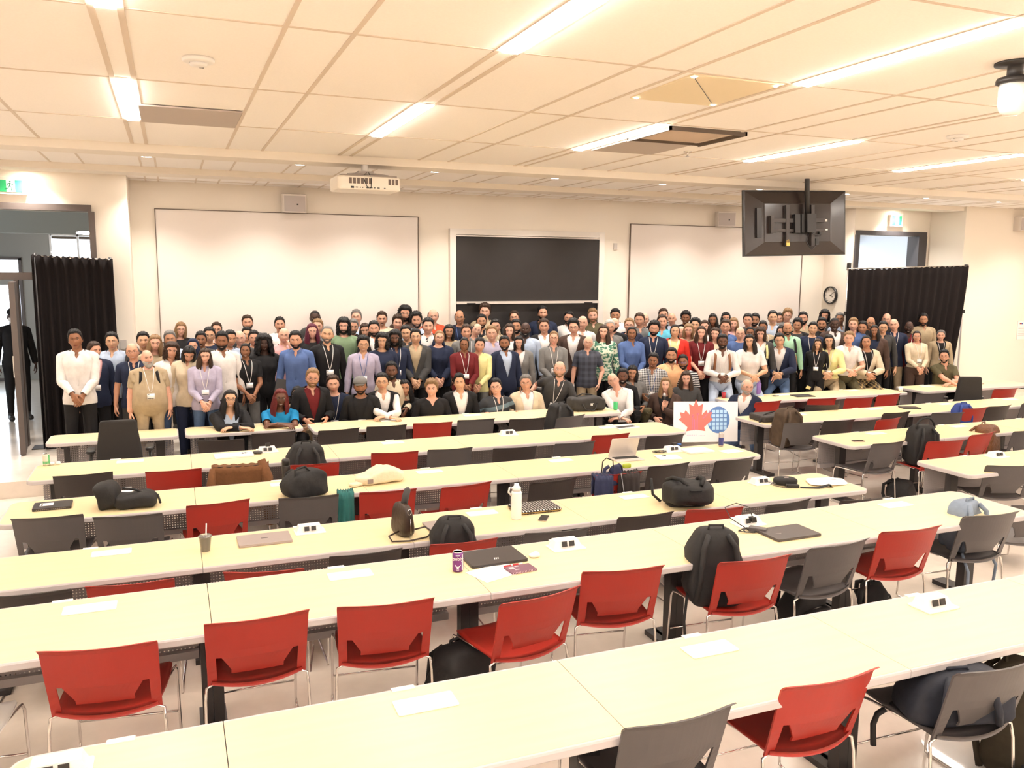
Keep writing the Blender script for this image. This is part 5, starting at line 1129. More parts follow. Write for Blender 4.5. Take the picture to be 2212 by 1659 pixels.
alu=mat('aluminium_warm',(.40,.34,.32),.4,.35);lbk=mat('laptop_black',(.040,.033,.032),.35);lwh=mat('laptop_white',(.80,.78,.76),.35);lgr=mat('laptop_dark_grey',(.075,.062,.060),.4)
t=laptop('closed black laptop beside the purple can',1.80,4.735,Z1,.02,.37,.27,lbk);part('lid_emblem',[xf(cbox(0,0,0,.006,.028,.0008),(-.012+.012*i,-.06,.0185),(0,0,-.3)) for i in range(3)],whiteP,t)
laptop('closed dark grey laptop right of the tangled cable',3.885,4.475,Z1,0,.37,.25,lgr,None);part('lid_text',[cbox(-.10,-.02,.0186,.05,.006,.0008)],mat('laptop_print',(.35,.32,.3),.4),bpy.data.objects['laptop.001'])
t=laptop('closed silver laptop left of centre on the third row table',.565,6.27,Z0,.0,.38,.25,alu);part('lid_text',[cbox(0,.0,.0186,.05,.012,.0008)],lgr,t)
laptop('silver laptop with white phone on top beside the handbag',1.94,6.125,Z0,.0,.34,.24,alu)
t=laptop('small black laptop with white sticker at the left end of the fourth row',-1.0,7.80,Z0,.03,.29,.22,lbk,h=.022);part('sticker',[cbox(-.045,.01,.0222,.10,.09,.0008)],mat('paper_white',(0,0,0)),t);part('sticker_print',[cbox(-.08,.0,.0229,.012,.05,.0006)],blackP,t);part('vents',[cbox(-.11+.014*i,-.1105,.010,.008,.001,.004) for i in range(7)]+[cbox(.0+.014*i,-.1105,.010,.008,.001,.004) for i in range(8)],alu,t)
t=laptop('closed white laptop with dark insect-like emblem on the fifth row table',.55,9.30,Z0,.04,.40,.21,lwh);part('insect_emblem',[xf(cbox(0,0,0,.012,.07,.001),(.11,.03,.0186),(0,0,a)) for a in(.6,-.6,1.5)]+[cbox(.11,.03,.0186,.02,.03,.0012)],lbk,t)
laptop('open laptop with dark screen on the fourth row table',4.47,7.72,Z0,-.06,.33,.23,mat('laptop_silver',(.62,.57,.54),.35,.2),openang=1.95)
laptop('open white laptop seen from behind on the fifth row table',5.38,9.36,Z0,.12,.33,.22,lwh,openang=-1.75,flip=True)
t=laptop('closed pale laptop with rounded corners at the right end of the fourth row',5.42,7.80,Z0,.0,.33,.24,lwh)
t=laptop('open black laptop with yellow sticker on the front right table',9.52,10.80,Z0,-.15,.34,.22,lbk,openang=-1.9,flip=True);part('sticker',[xf(cbox(0,0,0,.08,.004,.05),(.0,-.155,.16),(.3,.3,0))],mat('sticker_yellow',(.75,.65,.3),.6),t)
laptop('closed silver laptop at the far right of the front table',13.55,10.98,Z0,.1,.42,.26,alu)
def phone(lab,x,y,z,rz,m): 
    t=thing('mobile_phone',lab,'phone',(x,y,z),rz);part('body',[rprism(.072,.148,.008,.012,.002)],m,t);part('screen',[cbox(0,0,.0085,.066,.138,.001)],mat('phone_glass',(.012,.012,.014),.1),t);return t
phone('black phone lying below the polka dot sleeve',2.74,6.04,Z0,-.6,alu);phone('dark phone at the aisle end of the right block table',7.58,7.60,Z0,1.3,alu)
t=thing('mobile_phone','white phone case on top of the silver laptop','phone',(1.93,6.14,Z0+.018),1.25);part('body',[rprism(.078,.155,.011,.014,.003)],lwh,t);part('camera_bump',[cbox(.018,.055,.0125,.028,.03,.003)],alu,t)
t=thing('laptop_sleeve','black laptop sleeve with white polka dots on the third row table','laptop sleeve',(2.78,6.32,Z0),.0);part('sleeve_body',[rprism(.40,.28,.03,.04,.012)],ramp_mat('polka_dots','dots',[(.025,.018,.015),(.70,.66,.62)],(1,1,1),sc2=38,duty=.28),t);part('gold_zip',[ring_loft([[(x,y,z) for x,y in rr(.403,.283,.04)] for z in(.012,.017)],False)],mat('gold_zip',(.45,.30,.08),.4,.5),t)
t=thing('water_bottle','tall white water bottle with handled lid on the third row table','bottle',(2.53,6.12,Z0));part('bottle_body',[lathe([(0,0),(.040,0),(.043,.006),(.043,.215),(.038,.232)],28)],lwh,t,smooth=True);part('bottle_cap',[lathe([(.036,.232),(.036,.262),(.022,.272),(.019,.292),(0,.296)],24)],lwh,t,smooth=True);part('carry_loop',[tube([(-.034,0,.255),(-.062,0,.262),(-.070,0,.225),(-.046,0,.20)],.008,7)],lwh,t,smooth=True)
t=thing('water_bottle','tall black insulated bottle on the fourth row table','bottle',(.885,7.545,Z0));part('bottle_body',[lathe([(0,0),(.036,0),(.038,.006),(.038,.255),(.036,.262)],28)],mat('bottle_black',(.022,.018,.017),.3),t,smooth=True);part('bottle_cap',[lathe([(.0355,.263),(.0355,.305),(.030,.318),(0,.320)],24)],blackP,t,smooth=True)
def can(lab,x,y,z,r,h,m,extra=None):
    t=thing('drink_can',lab,'can',(x,y,z),math.atan2(x,-y)*0-math.atan2(x,y));part('can_body',[lathe([(r*.78,0),(r*.97,.006),(r,.014),(r,h-.016),(r*.86,h-.004)],28)],m,t,smooth=True);part('can_top',[lathe([(r*.86,h-.004),(r*.88,h),(r*.82,h),(r*.80,h-.006),(0,h-.006)],28)],mat('can_aluminium',(.80,.78,.76),.25,.6),t,smooth=True);part('opening',[cbox(.012,-.012,h-.0055,.016,.010,.001)],blackP,t);return t
pm_=mat('can_purple',(.16,.035,.20),.3,.2)
t=can('purple drink can with white lettering and smile on the second row table',1.525,4.60,Z1,.033,.122,pm_)
wi=mat('print_white',(.85,.82,.82),.4)
text('lettering','bubly',.030,wi,t,(0,-.0335,.075));part('smile_mark',[tube([(.016*math.cos(a),-.0325,.050+.016*math.sin(a)) for a in np.linspace(PI*1.05,PI*1.95,10)],.0022,5)],wi,t,smooth=True);part('small_print',[cbox(0,-.0332,.027,.012,.001,.006),cbox(0,-.0332,.016,.016,.001,.003),cbox(0,-.0332,.104,.026,.001,.006)],wi,t);part('side_stripe',[box(.024,.0300,-.0225,-.010,.012,.108)],wi,t)
t=can('pale green and white drink can at the left end of the fifth row table',-1.25,9.50,Z0,.033,.122,mat('can_pale',(.62,.60,.50),.35,.2));part('green_print',[xf(lathe([(.0333,.02),(.0333,.045),(.0333,.046)],20),(0,0,0)),box(.018,.031,-.028,-.01,.02,.112)],mat('print_green',(.10,.42,.16),.4),t)
can('bright green drink can beside the leaning bald man',5.93,10.60,Z0,.033,.122,mat('can_green',(.06,.50,.18),.35))
t=can('tall slim silver and blue drink can before the poster board',5.84,7.93,Z0,.028,.165,mat('can_silver',(.50,.46,.46),.3,.4));part('blue_wrap',[lathe([(.0285,.015),(.0287,.10),(.0285,.105)],24)],mat('print_navy_blue',(.04,.06,.28),.35,noise=.5,nscale=50),t,smooth=True)
t=thing('iced_drink_cup','clear plastic cup of brown iced drink with white straw on the third row table','cup',(.15,6.17,Z0));gl=mat('clear_plastic',(.92,.90,.87),.05,trans=.9)
part('cup_wall',[lathe([(.028,.0),(.030,.001),(.044,.105),(.046,.107),(.0445,.109),(.029,.004),(0,.004)],28)],gl,t,smooth=True);part('lid',[lathe([(.047,.105),(.048,.112),(.042,.116),(.035,.122),(0,.124)],28)],gl,t,smooth=True);part('drink',[lathe([(0,.005),(.028,.005),(.0315,.030),(0,.030)],24)],mat('cold_brew',(.14,.02,.008),.2),t,smooth=True);part('straw',[tube([(0,0,.01),(.012,.005,.20)],.0045,8)],whiteP,t,smooth=True)
lone('paper_cup',[lathe([(0,0),(.03,0),(.04,.09),(.037,.09),(0,.012)],20)],lwh,'white paper cup at the end of the front right table','cup',(11.46,10.62,Z0),smooth=True)
t=thing('earbud_case','two small white earbud cases beside the pale green can','earbuds',(-1.17,9.50,Z0));part('case',[xf(superbox(.045,.04,.03,.6),(-.03,0,0))],lwh,t,smooth=True);part('case',[xf(superbox(.045,.045,.032,.6),(.025,.0,0))],lwh,t,smooth=True)
lone('computer_mouse',[superbox(.06,.10,.032,.7)],mat('mouse_dark',(.045,.04,.038),.5),'dark grey computer mouse by the plugged outlet in the fifth row','mouse',(.80,9.33,Z0),1.2,smooth=True)
# papers and stationery by the purple can
lone('paper_sheet',[xf(box(-.105,.105,-.15,.15,0,.0012),(0,0,0),(0,0,-1.25))],mat('paper_white',(0,0,0)),'white paper sheet before the black laptop and purple can','paper',(1.73,4.50,Z1))
t=thing('spiral_notebook','purple spiral notebook with pale blotches at the table edge','notebook',(1.885,4.485,Z1),.10);part('cover',[box(-.085,.085,-.055,.055,0,.010)],mat('cover_mauve',(.17,.075,.11),.5),t);part('spiral',[tube([(-.08+.01*i,-.057,.005+.006),( -.08+.01*i,-.063,.005),(-.08+.01*i,-.057,-.0)],.0018,4) for i in range(17)],mat('spiral_pink',(.6,.42,.48),.4),t);part('cover_print',[cbox(-.05,.02,.0106,.035,.035,.0006),cbox(-.01,.035,.0106,.025,.012,.0006),cbox(-.03,-.015,.0106,.03,.012,.0006)],mat('print_pink',(.6,.42,.45),.6),t)
t=thing('pen','red and white ballpoint pen between laptop and notebook','pen',(1.86,4.565,Z1+.004),.12);part('barrel',[tube([(-.055,0,0),(.045,0,0)],.0055,8)],mat('pen_red',(.6,.02,.03),.3),t,smooth=True);part('grip',[tube([(.045,0,0),(.075,0,0)],.005,8),tube([(-.006,0,0),(.004,0,0)],.0062,8)],whiteP,t,smooth=True)
lone('crumpled_tissue',[superbox(.07,.05,.03,.7,(14,10),lambda v:v*(1+.15*math.sin(90*v[0])))],mat('paper_white',(0,0,0)),'small crumpled white tissue right of the black laptop','tissue',(2.05,4.66,Z1),smooth=True)
lone('notebook',[rprism(.27,.19,.012,.008,.002)],lbk,'black notebook with white page edge on the fifth right block table','notebook',(10.22,9.28,Z0),-.35)
lone('paper_pad',[rprism(.26,.20,.010,.006,.002)],mat('paper_white',(0,0,0)),'white notepad right of the open laptop in the fourth row','notepad',(4.93,7.62,Z0),-.2)
lone('marker_pen',[tube([(-.03,0,0),(.03,0,0)],.005,6)],blackP,'short dark pen on the white notepad','pen',(4.90,7.66,Z0+.016),.3)
lone('paper_sheet',[box(-.12,.12,-.08,.08,0,.0015)],mat('paper_white',(0,0,0)),'white sheet at the right end of the fourth row table','paper',(5.78,7.66,Z0),.1)
t=thing('plastic_bag','flat white plastic bag with small print at the third row right end','bag',(5.78,6.16,Z0),-.2);part('bag_sheet',[superbox(.40,.26,.022,.5,(24,12),lambda v:v+np.array([.02*math.sin(v[1]*20),0,.003*math.sin(v[0]*30)]))],mat('paper_white',(0,0,0)),t,smooth=True);part('small_print',[xf(cbox(0,0,0,.05,.01,.001),(.09,.03,.024),(0,0,-.3))],lbk,t)
t=thing('camera_pouch','black camera pouch with charger and strap in the third row','pouch',(5.36,6.25,Z0),-.3);part('pouch_body',[superbox(.22,.14,.07,.6)],bagM,t,smooth=True);part('silver_label',[cbox(.0,-.02,.071,.04,.015,.002)],alu,t);part('charger_brick',[xf(rprism(.12,.05,.03,.01,.004),(.02,-.12,0),(0,0,-.1))],blackP,t);part('webbing_strap',[xf(box(-.01,.16,-.02,.02,0,.006),(.1,-.14,.002),(0,0,-.15)),xf(box(.0,.14,-.02,.02,0,.005),(.25,-.165,.003),(0,-.15,.25)),xf(box(0,.07,-.02,.02,0,.006),(.37,-.13,.02),(0,.6,.25))],bagM,t)
part('cable',[tube([(-.02,-.12,.01),(-.10,-.06,.012),(-.16,.0,.02),(-.12,.10,.03),(-.18,.16,.04)],.003,5),tube([(.02,-.14,.005),(-.08,-.14,.006),(-.16,-.04,.01),(-.10,.05,.01),(-.03,.05,.01)],.003,5)],blackP,t,smooth=True)
def tangle(lab,x,y,z,n,r,seed,plug=True,up=.14):
    t=thing('power_cable',lab,'cable',(x,y,z));rn=random.Random(seed);pts=[];
    for k_ in range(n*8):
        a=k_*2*PI/8;rr_=r*(.6+.5*rn.random());pts.append((rr_*math.cos(a)*1.4+.1*math.sin(k_*.3)*r*3,rr_*math.sin(a)*.8,.004+.012*rn.random()))
    part('coiled_cable',[tube(pts,.0028,5)],blackP,t,smooth=True)
    if plug:
        part('rising_cable',[tube([(0,0,.01),(-.10,.08,up*.6),(-.09,.16,up),(0.02,.18,up*1.1),(.12,.16,up*.85),(.12,.12,.06)],.0035,5)],blackP,t,smooth=True);part('plug',[cbox(.12,.12,.045,.035,.04,.03)],blackP,t)
    return t
t=tangle('tangled black charger cable by the outlet in the second row',3.66,4.61,Z1,4,.055,1);part('adapter',[xf(rprism(.12,.06,.03,.01,.004),(.06,-.02,0),(0,0,-.9))],mat('adapter_grey',(.09,.08,.085),.4),t)
tangle('tangle of black cables left of the white notepad in the fourth row',4.98,7.88,Z0,4,.06,2,False)
t=tangle('cluster of cables with blue plug at the fourth row outlet',5.26,7.95,Z0+.03,4,.045,3,False);part('blue_plug',[cbox(.03,.01,.025,.04,.03,.02)],mat('plug_blue',(.03,.12,.4),.5),t);part('plug',[cbox(-.04,0,.03,.05,.04,.04)],blackP,t)
t=tangle('short cable with black plug at the fifth row left outlet',.92,9.46,Z0+.02,2,.03,4,False);part('plug',[cbox(0,-.02,.05,.05,.03,.035)],blackP,t)
tangle('thin cable loop behind the open black laptop on the front right table',9.05,10.90,Z0,2,.05,6,False)
# poster board
t=thing('poster_board','white poster board with red maple leaf and blue gridded wafer','poster',(7.10,10.02,.60),-.08,rot=(-.12,.035,-.10))
pw=mat('foam_board_white',(.86,.85,.85),.6);part('board',[box(-.52,.52,-.004,.004,-.30,.285)],pw,t)
leaf=[(0,.5),(.07,.33),(.20,.39),(.17,.12),(.30,.24),(.335,.165),(.46,.19),(.42,.06),(.49,.02),(.24,-.17),(.275,-.27),(.04,-.235),(-.04,-.235),(-.275,-.27),(-.24,-.17),(-.49,.02),(-.42,.06),(-.46,.19),(-.335,.165),(-.30,.24),(-.17,.12),(-.20,.39),(-.07,.33)]
def flat(o,y0,y1): n_=len(o);return [(x,y0,z) for x,z in o]+[(x,y1,z) for x,z in o],[tuple(range(n_)),tuple(range(n_,2*n_))[::-1]]+[(i,(i+1)%n_,n_+(i+1)%n_,n_+i) for i in range(n_)]
part('wafer_disc',[flat([(.20+.185*math.cos(a),.02+.195*math.sin(a)) for a in np.linspace(0,2*PI,40)[:-1]],-.0052,-.0042)],mat('wafer_blue',(.10,.22,.52),.6),t)
cells=[]
for i in range(-2,4):
    for j in range(-2,3):
        cx,cz=.17+.066*i*.95+.0,.02+.060*j
        if math.hypot((cx+.015-.20)/.165,(cz-.02)/.175)<.98 and cx>.02: cells.append(cbox(cx+.015,-.0058,cz,.050,.001,.046))
part('wafer_cells',cells,mat('cell_blue',(.45,.68,.90),.6),t)
part('maple_leaf',[flat([(-.165+x*.56,.02+z*.60) for x,z in leaf],-.0072,-.0062)],mat('leaf_red',(.78,.18,.15),.6),t)
vp=mat('circuit_violet',(.45,.18,.42),.6)
part('circuit_lines',[cbox(-.215,-.0078,-.03,.006,.001,.20),cbox(-.19,-.0078,-.05,.008,.001,.16),cbox(-.165,-.0078,-.05,.010,.001,.15),cbox(-.14,-.0078,-.02,.006,.001,.22),xf(cbox(0,0,0,.006,.001,.13),(.0,-.0078,.09),(0,.8,0))],vp,t)
part('circuit_nodes',[tube([(x+.012*math.cos(a),-.0080,z+.012*math.sin(a)) for a in np.linspace(0,2*PI,11)[:-1]],.003,4,True) for x,z in((-.215,.085),(-.14,.105),(.055,.145))],vp,t)
part('pale_lettering',[cbox(-.30+.028*i,-.0048,-.20+.002*(i%2),.016,.001,.016) for i in range(6)]+[cbox(-.11+.022*i,-.0048,-.205,.014,.001,.010) for i in range(5)],mat('print_lilac',(.72,.60,.72),.6),t)
# hand-held things
t=thing('microphone','hand-held microphone with silver mesh head before the fair-haired speaker','microphone',(6.90,10.68,.78),rot=(-.15,.05,0));part('handle',[lathe([(0,-.06),(.014,-.06),(.019,.10),(.022,.12)],16)],blackP,t,smooth=True);part('mesh_head',[xf(sph_grid(16,12,lambda a,b,c:(a*.027,b*.027,c*.030)),(0,0,.145))],mat('mesh_silver',(.5,.48,.47),.4,.7,bump=.6,nscale=300),t,smooth=True)
lone('folder',[rprism(.24,.30,.02,.01,.004)],mat('folder_black',(.02,.016,.016),.5),'black folder held at the hip of the bearded man in blue shirt','folder',(1.56,11.30,1.20),rot=(PI/2-.2,.25,0))
lone('water_bottle',[lathe([(0,0),(.035,0),(.038,.01),(.038,.2),(.02,.215),(.02,.25),(0,.25)],20)],mat('bottle_violet',(.22,.13,.42),.4),'violet bottle on the table behind the man holding the poster','bottle',(8.86,11.08,Z0),smooth=True)
lone('drink_glass',[lathe([(0,0),(.028,0),(.036,.09),(.033,.09),(0,.01)],16)],mat('drink_red',(.4,.03,.05),.2),'small red drink glass beside the top edge of the poster','glass',(8.15,11.05,Z0),smooth=True)
